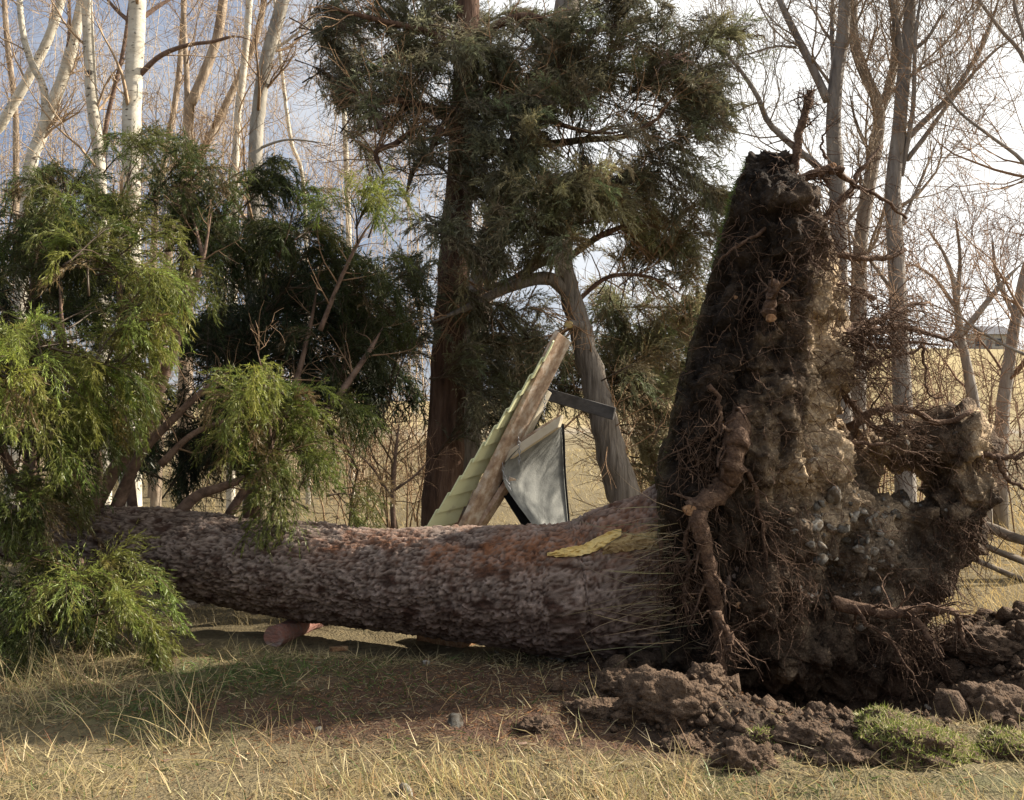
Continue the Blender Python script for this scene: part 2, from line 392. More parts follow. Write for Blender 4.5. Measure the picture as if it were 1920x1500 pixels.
def build_trunk():
    S = 200
    T = nrm(np.gradient(ctr, axis=0)); up = np.array([0, 0, 1.])
    n1 = nrm(np.cross(T, up)); n2 = np.cross(n1, T)     # n2 points up
    a = np.linspace(0, 2 * np.pi, S, endpoint=False)
    arc = np.concatenate([[0], np.cumsum(np.linalg.norm(np.diff(ctr, axis=0), axis=1))])
    U = arc[:, None] * np.ones(S); W = (a[None] / (2 * np.pi)) * np.ones((K, 1))
    per = 150
    wob = np.stack([U * 3, np.cos(a)[None] * 1.3 + 0 * U, np.sin(a)[None] * 1.3 + 0 * U], -1)
    wn, wm = fbm(wob * 2.2, 4, .6), fbm(wob * 2.2 + 7, 4, .6)
    d1, d2, cid = cell(U * 19 + 1.6 * wn, W * per + 2.2 * wm, 1, per)
    e1, e2, cid2 = cell(U * 44 + 1.5 * wm, W * per * 2 + 1.5 * wn, 2, per * 2)
    crack = ss(.0, .22, d2 - d1) * (.55 + .45 * ss(.0, .16, e2 - e1))
    fur = np.abs(fbm(wob * np.array([.8, 6, 6]) + 33, 3)); crack = crack * ss(.0, .10, fur)
    hgt = .014 * crack + .014 * (cid - .5) * crack + .006 * (cid2 - .5) + .007 * fbm(wob * 9, 3) + .012 * fbm(wob * np.array([1, 3, 3]), 3)
    # buttress flare near the roots
    fl = np.exp(-arc / .55)[:, None] * (.05 * np.cos(3 * a + .8) + .03 * np.cos(5 * a + 2.))[None]
    rr = rad[:, None] * (1 + fl) + hgt - .012 + .02 * fbm(wob * .5 + 3, 2)
    V = ctr[:, None] + (n1[:, None] * np.cos(a)[None, :, None] + n2[:, None] * np.sin(a)[None, :, None]) * rr[..., None]
    # bark colours, with recess shade painted into the cracks: grey plates, red-brown inner bark in the cracks and where scales were rubbed off
    plate = np.array([.98, .88, .82]); inner = np.array([.24, .155, .125])
    w = (crack * ss(-.5, .15, fbm(wob * 3 + 20, 3) + .25))[..., None]
    tint = plate * w + inner * (1 - w)
    tint = tint * (.6 + .55 * cid[..., None]) * (.8 + .4 * cid2[..., None])
    rub = (np.exp(-((np.sin(a)[None] - .72) / .28) ** 2) * ss(-.35, .2, fbm(wob * 1.1 + 50, 4) + .35 * (1 - ss(0, 2.4, arc))[:, None]) * (1 - ss(1.7, 3.6, arc))[:, None] * (np.cos(a) < .6))[..., None]
    rub = rub * (.35 + .65 * ss(.3, .5, cid2))[..., None]
    tint = tint * (1 - .6 * rub) + .6 * rub * np.array([.95, .45, .22]) * (.7 + .6 * cid2[..., None])
    low = ss(.25, -.5, np.sin(a) + .25 * fbm(wob, 2)[:, :])[..., None] * .2          # slightly darker, redder bark towards the underside
    tint = tint * (1 - low) + low * np.array([.62, .40, .33]) * tint
    i = (np.arange(K - 1)[:, None] * S + np.arange(S)[None]); j = (np.arange(K - 1)[:, None] * S + (np.arange(S)[None] + 1) % S)
    q = np.stack([i, i + S, j + S, j], -1).reshape(-1, 4)
    return add('trunk', V.reshape(-1, 3), [q], M['bark'], fall, np.clip(tint, 0, 2).reshape(-1, 3)), V
trunk, TV = build_trunk()
def bvh_of(o):
    me = o.data; off = np.array(parent_origin(o))
    co = np.empty(len(me.vertices) * 3, np.float32); me.vertices.foreach_get('co', co)
    co = co.reshape(-1, 3) + off
    return BVHTree.FromPolygons([tuple(map(float, c)) for c in co], [tuple(p.vertices) for p in me.polygons])
tb = bvh_of(trunk)
def cast(bvh, px, py):
    d = Vector(P(px, py, 10.) - np.array([0, 0, CAMZ])).normalized()
    h = bvh.ray_cast(Vector((0, 0, CAMZ)), d)
    return (np.array(h[0]), np.array(h[1])) if h[0] is not None else (None, None)
# torn strips of fresh wood and bark on the trunk near the roots
def patch(name, bvh, outline, m, parent, lift=.012, thick=.02, n=26, label=None):
    """strip on the surface given by its upper and lower edge in the photo (rows: px, y_upper, y_lower)"""
    c = spline(np.array(outline, float), n); V = []
    for k, (x, y0, y1) in enumerate(c):
        for s in np.linspace(0, 1, 7):
            w = .5 + .5 * math.cos((s - .5) * math.pi * 1.0)
            p, nn = cast(bvh, x, y0 + (y1 - y0) * s + rng.uniform(-1.2, 1.2))
            if p is None: p, nn = P(x, y0 + (y1 - y0) * s, 6.3), np.array([0, -1, 0])
            vdir = nrm(np.array([0, 0, CAMZ]) - p)
            V.append(p + vdir * (lift + .008 * rng.uniform(-1, 1) + .01 * w) + np.array([0, 0, (s - .5) * .009 * rng.uniform(-1, 1)]))
    V = np.array(V); back = V + np.array([0, thick, 0]); nn_ = len(V)
    i = (np.arange(n - 1)[:, None] * 7 + np.arange(6)[None]).ravel()
    q = np.stack([i, i + 1, i + 8, i + 7], -1)
    sides = []
    for a_, b_ in [(k * 7, (k + 1) * 7) for k in range(n - 1)] + [((k + 1) * 7 + 6, k * 7 + 6) for k in range(n - 1)]:
        sides.append((a_, b_, b_ + nn_, a_ + nn_))
    o = add(name, np.vstack([V, back]), [np.vstack([q, q[:, ::-1] + nn_, np.array(sides)])], m, parent, smooth=False)
    if label: o['label'] = label
    return o
patch('torn_wood', tb, [(1026, 1038, 1042), (1055, 1030, 1044), (1090, 1022, 1042), (1120, 1008, 1032), (1145, 996, 1016), (1165, 990, 1004)], M['wood'], fall, label='yellow strip of freshly torn wood')
patch('torn_wood', tb, [(1130, 1022, 1040), (1170, 1006, 1034), (1205, 1000, 1030), (1232, 996, 1026)], M['wood2'], fall, lift=.006, label='splintered wood at the root collar')

# ------------------------------------------------------------------ root plate
DP = 6.72
blobs = [(1434,335,-.1,56,62,.32),(1436,400,-.1,74,80,.46),(1440,480,-.08,100,85,.56),(1448,570,-.05,120,95,.62),(1290,860,-.5,58,95,.26),(1285,960,-.55,58,95,.26),(1285,1070,-.55,58,105,.26),(1290,1170,-.5,64,80,.26),(1320,760,-.45,58,95,.24),(1352,650,-.42,54,95,.22),(1385,540,-.36,52,85,.22),(1405,440,-.3,46,80,.2),(1420,350,-.22,40,60,.2),(1640,1190,.05,110,70,.45),(1430,665,-.04,128,95,.66),(1415,765,-.05,146,105,.7),
 (1398,865,-.06,164,115,.74),(1378,965,-.06,158,125,.74),(1372,1085,-.04,150,135,.74),(1368,1195,.0,140,85,.7),(1505,690,.02,74,125,.55),(1490,850,.0,80,130,.6),
 (1510,960,.0,100,115,.55),(1575,1020,.02,115,95,.48),(1655,1060,.05,115,95,.4),(1715,1030,.06,76,85,.34),(1780,985,.06,60,88,.3),(1800,905,.06,62,80,.32),
 (1785,848,.06,84,58,.36),(1715,832,.1,80,44,.34),(1690,975,.05,70,50,.3),(1610,965,.04,80,60,.36),(1630,838,.1,90,34,.36),(1570,1130,.05,150,95,.5),(1570,1225,.12,180,75,.5),(1660,1140,.1,90,80,.42),
 (1480,1200,-.02,110,80,.62),(1525,560,.05,40,70,.35),(1470,440,.03,50,60,.32),(1560,900,.05,60,70,.4),(1330,1230,-.05,95,50,.6),(1600,880,.12,60,50,.3)]
def build_plate():
    import bmesh
    bm = bmesh.new()
    for (px, py, dd, rx, ry, rd) in blobs:
        r = bmesh.ops.create_icosphere(bm, subdivisions=3, radius=1)
        c = P(px, py, DP + dd); sx, sz = R(rx, DP), R(ry, DP)
        for v in r['verts']: v.co = Vector((c[0] + v.co.x * sx, c[1] + v.co.y * rd, c[2] + v.co.z * sz))
    me = bpy.data.meshes.new('tmp'); bm.to_mesh(me); bm.free()
    o = bpy.data.objects.new('tmp', me); COL.objects.link(o)
    md = o.modifiers.new('r', 'REMESH'); md.mode = 'VOXEL'; md.voxel_size = .021
    dg = bpy.context.evaluated_depsgraph_get(); ev = o.evaluated_get(dg); m2 = ev.to_mesh()
    nV = len(m2.vertices); co = np.empty(nV * 3, np.float32); m2.vertices.foreach_get('co', co)
    no = np.empty(nV * 3, np.float32); m2.vertices.foreach_get('normal', no)
    q = np.empty(len(m2.loops), np.int32); m2.loops.foreach_get('vertex_index', q)
    tot = np.array([p.loop_total for p in m2.polygons])
    assert (tot == 4).all()
    ev.to_mesh_clear(); bpy.data.objects.remove(o); bpy.data.meshes.remove(me)
    return co.reshape(-1, 3).astype(float), no.reshape(-1, 3).astype(float), q.reshape(-1, 4)
pv, pn, pq = build_plate()
# smooth the joined lumps, then roughen in several scales
for _ in range(5):
    acc = np.zeros_like(pv); cnt = np.zeros(len(pv))
    for a_, b_ in ((0, 1), (1, 2), (2, 3), (3, 0)):
        np.add.at(acc, pq[:, a_], pv[pq[:, b_]]); np.add.at(cnt, pq[:, a_], 1)
    pv = .5 * pv + .5 * acc / cnt[:, None]
n1_ = fbm(pv * 2.2 + 3, 3); n2_ = fbm(pv * np.array([6, 6, 3.5]) + 11, 4, .55); n3_ = fbm(pv * 19 + 5, 3, .6)
pv = pv + pn * (.10 * n1_ + .07 * n2_ - .05 * np.abs(fbm(pv * np.array([8, 8, 3]) + 60, 3)) + .034 * n3_ + .012 * fbm(pv * 42, 2, .7))[:, None]
# flat turf face: the former ground surface, now nearly upright on the left
zz = pv[:, 2]
zc = [P(1235, y_, 6.3)[2] for y_ in (1180, 900, 770, 520, 350, 285)]
xl = np.interp(zz, zc, [(x - 960) / F * 6.15 for x in (1238, 1236, 1266, 1336, 1386, 1410)])
xl = xl + (pv[:, 1] - 6.15) * (xl / DP) * .8 + .02 * fbm(pv * 5, 3)
turf = ss(.05, -.01, pv[:, 0] - xl)
pv[:, 0] = np.maximum(pv[:, 0], xl + .02 * np.tanh((pv[:, 0] - xl) * 5))
tanw = ss(-.15, .5, fbm(pv * np.array([2.6, 2.6, 1.3]) + 90, 3) + 1.1 * np.exp(-((pv[:, 0] - (1.95 + .05 * zz)) / .36) ** 2) * ss(.6, 1.3, zz) * ss(2.7, 2.2, zz) + .55 * np.exp(-((pv[:, 0] - 3.05) / .35) ** 2) * ss(1.1, 1.4, zz) - .28)
gravel = np.exp(-(((pv[:, 0] - 2.4) / .45) ** 2 + ((zz - .75) / .42) ** 2))
tint = np.ones((len(pv), 3)) * np.array([1.15, 1.05, .98]) * (.8 + .35 * n2_)[:, None]
hum = ss(.75, .3, pv[:, 0] - xl + .25 * n1_); tanw = tanw * (1 - hum)
tint = tint * (1 - .62 * hum[:, None])
tint = tint * (1 - tanw[:, None]) + tanw[:, None] * np.array([4.8, 4.75, 4.3])  # tan subsoil, lightened to stand in for grazing sunlight
tint = tint * (1 - .6 * gravel[:, None]) + .6 * gravel[:, None] * np.array([3.0, 3.1, 3.1])
tint = tint * (1 - turf[:, None]) + turf[:, None] * np.array([.7, .68, .5])
plate = add('root_plate', pv, [pq], M['soil'], fall, np.clip(tint, 0, 5))
plate['label'] = 'upended dark soil plate of the fallen conifer'
pb = bvh_of(plate)

def hand_root(ctrl, w0, w1, D, S=8, K=16, dd=None, name='root', m='root', parent=None, rough=.27, wiggle=.006, hug=False):
    c = np.array(ctrl, float); s = spline(c, K)
    Ds = D + (np.linspace(0, dd, K) if dd else 0)
    r = R(np.linspace(w0, w1, K) / 2, D)
    if hug:
        Ds = np.array([min((cast(pb, x, y)[0] if cast(pb, x, y)[0] is not None else np.array([0, D, 0]))[1] - hug * rr_, D) for x, y, rr_ in zip(s[:, 0], s[:, 1], r)])
        Ds[1:-1] = np.minimum(np.minimum(Ds[1:-1], Ds[:-2]), Ds[2:]); Ds[:9] += np.linspace(.2, 0, 9) * (K > 20); Ds = np.convolve(np.pad(Ds, 3, 'edge'), np.ones(7) / 7, 'valid')
    if hug and K > 20: r[:10] *= np.linspace(.35, 1, 10)
    p = P(s[:, 0], s[:, 1], Ds) + rng.normal(size=(K, 3)) * wiggle
    r = r * (1 + .12 * rng.normal(size=K).clip(-1, 1))
    V, f = tubes(p[None], r[None], S, rough, seed=rng.uniform(0, 50))
    add(name, V, f, M[m], parent or fall)
    return p, r
roots = []
def rt(ctrl, w0, w1, D, **k):
    roots.append(hand_root(ctrl, w0, w1, D, **k))
rt([(1392,735),(1385,800),(1378,860),(1362,905),(1330,938),(1297,956)], 46, 40, 6.2, S=16, K=34, hug=.75)
rt([(1306,955),(1318,1010),(1332,1070),(1342,1140),(1350,1200),(1352,1292)], 36, 15, 5.9, S=14, K=20, hug=2.0)
rt([(1345,1150),(1360,1180),(1370,1200),(1366,1222)], 18, 12, 5.7)
rt([(1560,1128),(1610,1140),(1660,1150),(1700,1152),(1725,1168),(1748,1205),(1768,1232)], 30, 7, 6.1, dd=-.3)
rt([(1680,1152),(1720,1144),(1760,1140),(1788,1150),(1802,1180),(1810,1212)], 17, 8, 5.95, dd=-.1)
rt([(1600,1135),(1625,1170),(1660,1190),(1700,1250),(1730,1300)], 9, 3, 5.95)
rt([(1484,350),(1490,310),(1496,265),(1504,228),(1515,200),(1522,172)], 19, 13, 6.5)
rt([(1470,350),(1500,338),(1530,324),(1560,318),(1582,322)], 22, 13, 6.5)
rt([(1570,322),(1600,345),(1640,365),(1670,385),(1700,410)], 11, 5, 6.55, dd=.2)
rt([(1535,420),(1570,385),(1600,345),(1622,308),(1655,272)], 16, 6, 6.6, dd=.2)
rt([(1490,440),(1530,465),(1570,478),(1620,484),(1665,484),(1700,470)], 18, 8, 6.45, dd=.25)
rt([(1510,520),(1550,526),(1590,536),(1622,546)], 9, 3, 6.4)
rt([(1540,628),(1590,625),(1640,620),(1690,612),(1740,625),(1792,640)], 26, 5, 6.5, dd=.3)
rt([(1545,622),(1600,612),(1650,600),(1690,578),(1742,566)], 22, 5, 6.55, dd=.5)
rt([(1560,640),(1610,640),(1660,650),(1720,640),(1770,650)], 12, 3, 6.6, dd=.3)
rt([(1620,690),(1670,668),(1715,660),(1728,645)], 9, 5, 6.6)
rt([(1728,648),(1735,690),(1742,738),(1772,746)], 7, 3, 6.6)
rt([(1560,720),(1600,760),(1640,800),(1680,815)], 16, 8, 6.5)
rt([(1590,800),(1640,772),(1690,764),(1730,780),(1765,792),(1800,784),(1822,768)], 17, 9, 6.5)
rt([(1560,825),(1600,830),(1640,832),(1690,840),(1740,862)], 10, 3, 6.25)
rt([(1840,850),(1872,858),(1900,858),(1940,845)], 12, 8, 6.5)
rt([(1872,860),(1880,885),(1900,905),(1940,925)], 10, 5, 6.5)
rt([(1450,420),(1420,440),(1370,470),(1345,495)], 9, 3, 6.2)
rt([(1240,1010),(1238,1050),(1256,1090),(1290,1112)], 9, 4, 6.0, hug=.8)
rt([(1300,960),(1285,1010),(1292,1070),(1280,1120),(1288,1170)], 10, 4, 5.9, hug=.8)
rt([(1330,720),(1350,760),(1348,800),(1325,850)], 10, 4, 5.95, hug=.8)
rt([(1400,880),(1420,930),(1432,1000),(1438,1080)], 9, 4, 5.95, hug=.8)
rt([(1500,480),(1520,440),(1545,410),(1560,380)], 12, 6, 6.55)
rt([(1440,590),(1446,560),(1450,530)], 26, 22, 6.02, S=10)
rt([(1640,560),(1600,540),(1560,560),(1530,580)], 9, 5, 6.7)
rt([(1550,300),(1540,270),(1552,235)], 6, 3, 6.5)
def disc(px, py, D, r, m, parent, name='cut_end', nrm_=(.15, -1, 0)):
    n = Vector(nrm_).normalized(); q = n.to_track_quat('Z', 'Y'); S = 16; c = P(px, py, D); rr = R(r, D)
    ring = lambda s, h: [np.array(q @ Vector((math.cos(a) * rr * s * (1 + .15 * math.sin(3 * a + px)), math.sin(a) * rr * s * .85, h))) + c for a in np.linspace(0, 2 * math.pi, S, endpoint=False)]
    V = np.array(ring(1, -.03) + ring(1, 0.) + ring(.6, .004) + [np.array(n) * .002 + c])
    f4 = []
    for L_ in (0, 1):
        for j in range(S): f4.append((L_ * S + j, L_ * S + (j + 1) % S, (L_ + 1) * S + (j + 1) % S, (L_ + 1) * S + j))
    f3 = [(2 * S + j, 2 * S + (j + 1) % S, 3 * S) for j in range(S)]
    return add(name, V, [np.array(f4), np.array(f3)], M[m], parent, smooth=False)
for px, py, r in ((1294, 957, 12), (1377, 562, 10), (1447, 596, 9), (1562, 312, 9), (1386, 1135, 7)):
    h, _ = cast(pb, px, py)
    D = h[1] + .005 if h is not None else 6.5
    if px == 1294: D = roots[0][0][-1][1] - .07
    if px == 1447: D = 5.96
    disc(px, py, D, r, 'cut', fall)

# fine roots: rootlets on the big roots and hair hanging from the soil
def fine_roots():
    out = []
    for p, r in roots:
        L_ = np.linalg.norm(p[-1] - p[0])
        a, ra = grow(p[None], r[None], int(8 + 14 * L_), .28, 6, (.15, 1), (30, 80), -.06, .28, .3, .0018)
        b, rb = grow(a, ra, 3, .12, 4, (.2, 1), (30, 80), -.08, .3, .6, .0014)
        out += [tubes(a, ra, 3), tubes(b, rb, 3)]
    # hanging hair rooted in the plate face
    st_, dr = [], []
    for _ in range(1500):
        px, py = rng.uniform(1240, 1860), rng.uniform(300, 1220)
        h, n = cast(pb, px, py)
        if h is None: continue
        st_.append(h - n * .01); dr.append(n)
    st_, dr = np.array(st_), np.array(dr)
    N = len(st_); d = nrm(dr * .6 + rng.normal(size=(N, 3)) * .5 + np.array([.1, 0, -.5])); ln = rng.gamma(2.0, .075, N)[:, None] + .03
    pts = [st_]
    for k in range(5):
        d = nrm(d + rng.normal(size=d.shape) * .32 + np.array([0, 0, -.16])); pts.append(pts[-1] + d * ln / 5)
    a = np.stack(pts, 1); ra = np.linspace(1, .5, 6)[None] * rng.uniform(.0016, .0042, (N, 1))
    b, rb = grow(a, ra, 2, .09, 4, (.2, 1), (30, 80), -.1, .3, .6, .0013)
    out += [tubes(a, ra, 3), tubes(b, rb, 3)]
    # clumps of longer hair
    for (px, py, n, L_) in ((1290, 1040, 70, .5), (1320, 830, 60, .42), (1430, 1010, 40, .5), (1690, 1200, 110, .5), (1720, 1180, 60, .4), (1490, 1100, 40, .35), (1800, 980, 70, .4), (1760, 1080, 60, .3), (1600, 640, 90, .55), (1650, 610, 70, .5), (1520, 470, 50, .3), (1600, 690, 70, .45), (1560, 540, 50, .4), (1540, 420, 40, .35), (1660, 780, 50, .4), (1830, 860, 40, .35), (1440, 560, 50, .3), (1700, 850, 40, .3), (1510, 190, 26, .16)):
        h, n_ = cast(pb, px, py); c = h if h is not None else P(px, py, 6.35 if px > 1560 else 6.1)
        s0 = c + rng.normal(size=(n, 3)) * np.array([.10, .04, .09]); d = nrm(rng.normal(size=(n, 3)) * .45 + np.array([0, -.3, -.9]))
        if px > 1530 and py < 900: d = nrm(rng.normal(size=(n, 3)) * .55 + np.array([.8, 0, -.15]))
        if py < 200: d = nrm(rng.normal(size=(n, 3)) + np.array([0, 0, .3])); s0 = P(1516, 196, 6.5) + rng.normal(size=(n, 3)) * .03
        ln = rng.uniform(.3, 1.1, (n, 1)) * L_; pts = [s0]
        for k in range(6):
            d = nrm(d + rng.normal(size=d.shape) * .26 + np.array([0, 0, -.1 if py > 200 else 0])); pts.append(pts[-1] + d * ln / 6)
        a = np.stack(pts, 1); ra = np.linspace(1, .4, 7)[None] * rng.uniform(.002, .0052, (n, 1))
        b, rb = grow(a, ra, 3, .11, 4, (.2, 1), (30, 80), -.1, .3, .6, .0013)
        out += [tubes(a, ra, 3), tubes(b, rb, 3)]
    V, f = merge(out)
    o = add('fine_roots', V, f, M['root'], fall); props(o, kind='stuff')
fine_roots()

# stones: a few shared shapes, each stone its own object
def stone_mesh(seed):
    import bmesh
    bm = bmesh.new(); bmesh.ops.create_icosphere(bm, subdivisions=2, radius=1)
    V = np.array([v.co[:] for v in bm.verts]); f = np.array([[v.index for v in p.verts] for p in bm.faces]); bm.free()
    V = V * np.array([1, .8, .72]) * (1 + .5 * fbm(V * .8 + seed * 7.7, 3))[:, None]
    return make_mesh('stone', V, [f], M['stone'])
STONES = [stone_mesh(k) for k in range(6)]
def stone(c, r, parent=None, name='stone', k=None):
    o = bpy.data.objects.new(name, STONES[rng.integers(6) if k is None else k]); COL.objects.link(o)
    o.scale = (r * rng.uniform(.7, 1.5), r * rng.uniform(.6, 1.2), r * rng.uniform(.6, 1.1))
    o.rotation_euler = tuple(rng.uniform(-.7, .7, 2)) + (rng.uniform(0, 6.28),)
    if parent is not None:
        o.parent = parent; o.location = Vector(c) - parent_origin(parent)
    else: o.location = tuple(c)
    return o
big = [(1538, 1050, 17), (1636, 1034, 15), (1615, 1030, 13), (1665, 1085, 9), (1553, 1062, 8), (1670, 1020, 8), (1585, 1010, 12), (1620, 960, 11), (1660, 965, 9), (1700, 945, 12), (1560, 990, 11), (1600, 975, 9), (1545, 1120, 9), (1612, 1112, 8), (1520, 1020, 9), (1710, 940, 9), (1650, 1000, 9), (1700, 830, 9), (1680, 822, 7), (1745, 838, 6), (1790, 815, 6)]
for px, py, r in big:
    h, n = cast(pb, px, py)
    if h is not None: stone(h + n * R(r, 6.3) * .05, R(r, 6.3), plate)
for _ in range(110):
    px, py = rng.normal(1600, 75), rng.normal(1010, 62)
    h, n = cast(pb, px, py)
    if h is not None and px > 1470: stone(h - n * .010, R(3 + rng.gamma(1.2, 3.2), 6.3), plate)

# grass still growing out of the upright turf face, now pointing sideways
def blades(base, dirv, length, width, bend, tint, K=4):
    N = len(base); d = nrm(dirv); pts = [base]
    for k in range(K - 1):
        d = nrm(d + bend / (K - 1)); pts.append(pts[-1] + d * length[:, None] / (K - 1))
    p = np.stack(pts, 1); view = nrm(p[:, :1] * np.array([1, 1, 0]) + 1e-6)
    yaw = rng.uniform(-1.2, 1.2, (N, 1)); side0 = np.stack([np.cos(yaw), np.sin(yaw), 0 * yaw], -1)
    T = nrm(np.gradient(p, axis=1)); alt = np.abs((T * side0).sum(-1, keepdims=True)) > .8
    side = nrm(np.cross(T, np.cross(np.where(alt, np.array([0, .2, 1.]), side0), T)))
    w = (width[:, None] * np.array([1, .85, .6, 0.0])[None, :K])[..., None] if K == 4 else (width[:, None] * np.linspace(1, 0, K)[None])[..., None]
    L_, R_ = p - side * w, p + side * w
    V = np.concatenate([np.stack([L_[:, :-1], R_[:, :-1]], 2).reshape(N, -1, 3), p[:, -1:]], 1)   # 2(K-1)+1 verts
    nv = 2 * (K - 1) + 1; b = (np.arange(N) * nv)[:, None]
    q = np.concatenate([np.stack([b + 2 * k, b + 2 * k + 1, b + 2 * k + 3, b + 2 * k + 2], -1).reshape(-1, 4) for k in range(K - 2)])
    t3 = np.stack([b + nv - 3, b + nv - 2, b + nv - 1], -1).reshape(-1, 3)
    return V.reshape(-1, 3), [q, t3], np.repeat(tint, nv, 0)
def straw_tint(N, a=(.42, .33, .16), var=.35):
    t = np.array(a) * (1 + var * rng.uniform(-1, 1, (N, 1))) * (1 + .08 * rng.normal(size=(N, 3)))
    return np.clip(t, .01, .9)
def fringe():
    st_, ln = [], []
    for _ in range(170):
        y = rng.choice([rng.uniform(930, 1200), rng.normal(1120, 25), rng.normal(1000, 25)])
        z = P(1236, y, 6.4)[2]; yy = rng.uniform(5.9, 6.12)
        k = np.argmin(np.abs(pv[:, 2] - z) + np.abs(pv[:, 1] - yy) + 2 * np.maximum(pv[:, 0] - 1.25, 0))
        st_.append(pv[k]); ln.append(rng.gamma(3, .11))
    N = len(st_); st_ = np.array(st_); ln = np.clip(np.array(ln), .06, .75)
    d = np.stack([-np.ones(N), rng.normal(-.12, .1, N), rng.normal(-.03, .12, N)], -1)
    V, f, t = blades(st_, d, ln, np.full(N, .0022), rng.normal(size=(N, 3)) * .3 + np.array([0, 0, -.12]), straw_tint(N, (.36, .28, .16), .5))
    o = add('sideways_grass', V, f, M['straw'], fall, t); props(o, kind='stuff')
    # mossy short turf over the face
    sel = np.where(turf > .6)[0]; sel = sel[rng.random(len(sel)) < (.03 + .6 * ss(2.2, 2.9, pv[sel, 2])) * min(1, 16000 / max(len(sel), 1))]
    b = pv[sel]; N = len(b)
    hi = ss(2.3, 3.0, b[:, 2])[:, None]
    tt = np.array([.10, .13, .03]) * (1 - hi) + hi * np.array([.12, .17, .03]); tt = tt * (1 + .4 * rng.uniform(-1, 1, (N, 1)))
    V, f, t = blades(b, np.stack([-np.ones(N), rng.normal(0, .5, N), rng.normal(0, .6, N)], -1), rng.uniform(.02, .055, N), np.full(N, .0022), rng.normal(size=(N, 3)) * .3, tt)
    props(add('moss', V, f, M['leaf'], fall, t), kind='stuff')
fringe()

# ------------------------------------------------------------------ conifer sprays
def spray_mesh(start, d0, length, droop, col, nside=22, slen=.2, nsh=9, shl=.045, shw=.0042, wind=(0, 0, 0), flat=.6):
    """drooping sprays: main stem tube, side twigs and thin shoots as single faces"""
    N = len(start); K = 8
    d = nrm(d0); pts = [start]; w = np.array(wind)
    for k in range(K - 1):
        d = nrm(d + rng.normal(size=d.shape) * .09 + np.array([0, 0, -1.]) * droop[:, None] * (k + .5) / K + w * .12); pts.append(pts[-1] + d * length[:, None] / (K - 1))
    main = np.stack(pts, 1); rm = length[:, None] * np.linspace(.007, .0022, K)[None]
    Vm, fm = tubes(main, rm, 3, cap=False)
    t = np.tile(np.linspace(.1, .99, nside), (N, 1)) + rng.normal(size=(N, nside)) * .015; t = np.clip(t, .02, .999)
    p, tan, _ = along(main, t)
    hor = nrm(np.cross(tan, np.array([0, 0, 1.]) + .0001)); sgn = np.where(np.arange(nside) % 2, 1, -1)[None, :, None]
    lat = nrm(hor * sgn * flat + rng.normal(size=tan.shape) * (1 - flat) * .8)
    a = np.radians(rng.uniform(20, 52, t.shape))[..., None]
    sd = nrm(tan * np.cos(a) + lat * np.sin(a))
    sl = (slen * rng.uniform(.6, 1.25, t.shape) * (1.1 - .75 * np.abs(t - .25) ** 1.1))[..., None] * (length / length.mean())[:, None, None]
    hang = np.array([0, 0, -1.]) * droop[:, None, None] * .55
    p = p.reshape(-1, 3); sd = sd.reshape(-1, 3); sl = sl.reshape(-1, 1); hang = np.repeat(hang.reshape(-1, 3), nside, 0)
    m1 = p + sd * sl * .5; sd2 = nrm(sd + hang); m2 = m1 + sd2 * sl * .5
    side = np.stack([p, m1, m2], 1); ns = len(p)
    sv = nrm(np.cross(sd, rng.normal(size=sd.shape))) * .0022
    Vs = np.stack([p - sv, p + sv, m2], 1).reshape(-1, 3); fs = np.arange(ns * 3).reshape(-1, 3)
    tt = np.tile(np.linspace(.12, 1., nsh), (ns, 1)) + rng.normal(size=(ns, nsh)) * .03; tt = np.clip(tt, 0, .999)
    q, tn, _ = along(side, tt)
    lat = nrm(np.cross(tn, rng.normal(size=tn.shape)))
    a = np.radians(rng.uniform(12, 48, tt.shape))[..., None]
    nd = nrm(tn * np.cos(a) + lat * np.sin(a) + np.array([0, 0, -.12]))
    nl = (shl * rng.uniform(.55, 1.35, tt.shape))[..., None]
    wv = nrm(np.cross(nd, rng.normal(size=nd.shape))) * shw
    tip = q + nd * nl
    Vn = np.stack([q - wv, q + wv, tip], 2).reshape(-1, 3)
    nn = ns * nsh
    fn = np.arange(nn * 3).reshape(-1, 3)
    ci = np.repeat(np.repeat(col, nside, 0), nsh, 0) * (1 + .28 * rng.uniform(-1, 1, (nn, 1)))
    tw = np.repeat(col, nside, 0) * .5 + np.array([.07, .05, .03]) * .5
    mt = np.repeat(np.tile(np.array([[.15, .10, .065]]), (N, 1)), K * 3, 0)
    V, f = merge([(Vm, fm), (Vs, [fs]), (Vn, [fn])])
    return V, f, np.clip(np.concatenate([mt, np.repeat(tw, 3, 0), np.repeat(ci, 3, 0)]), .003, 1)
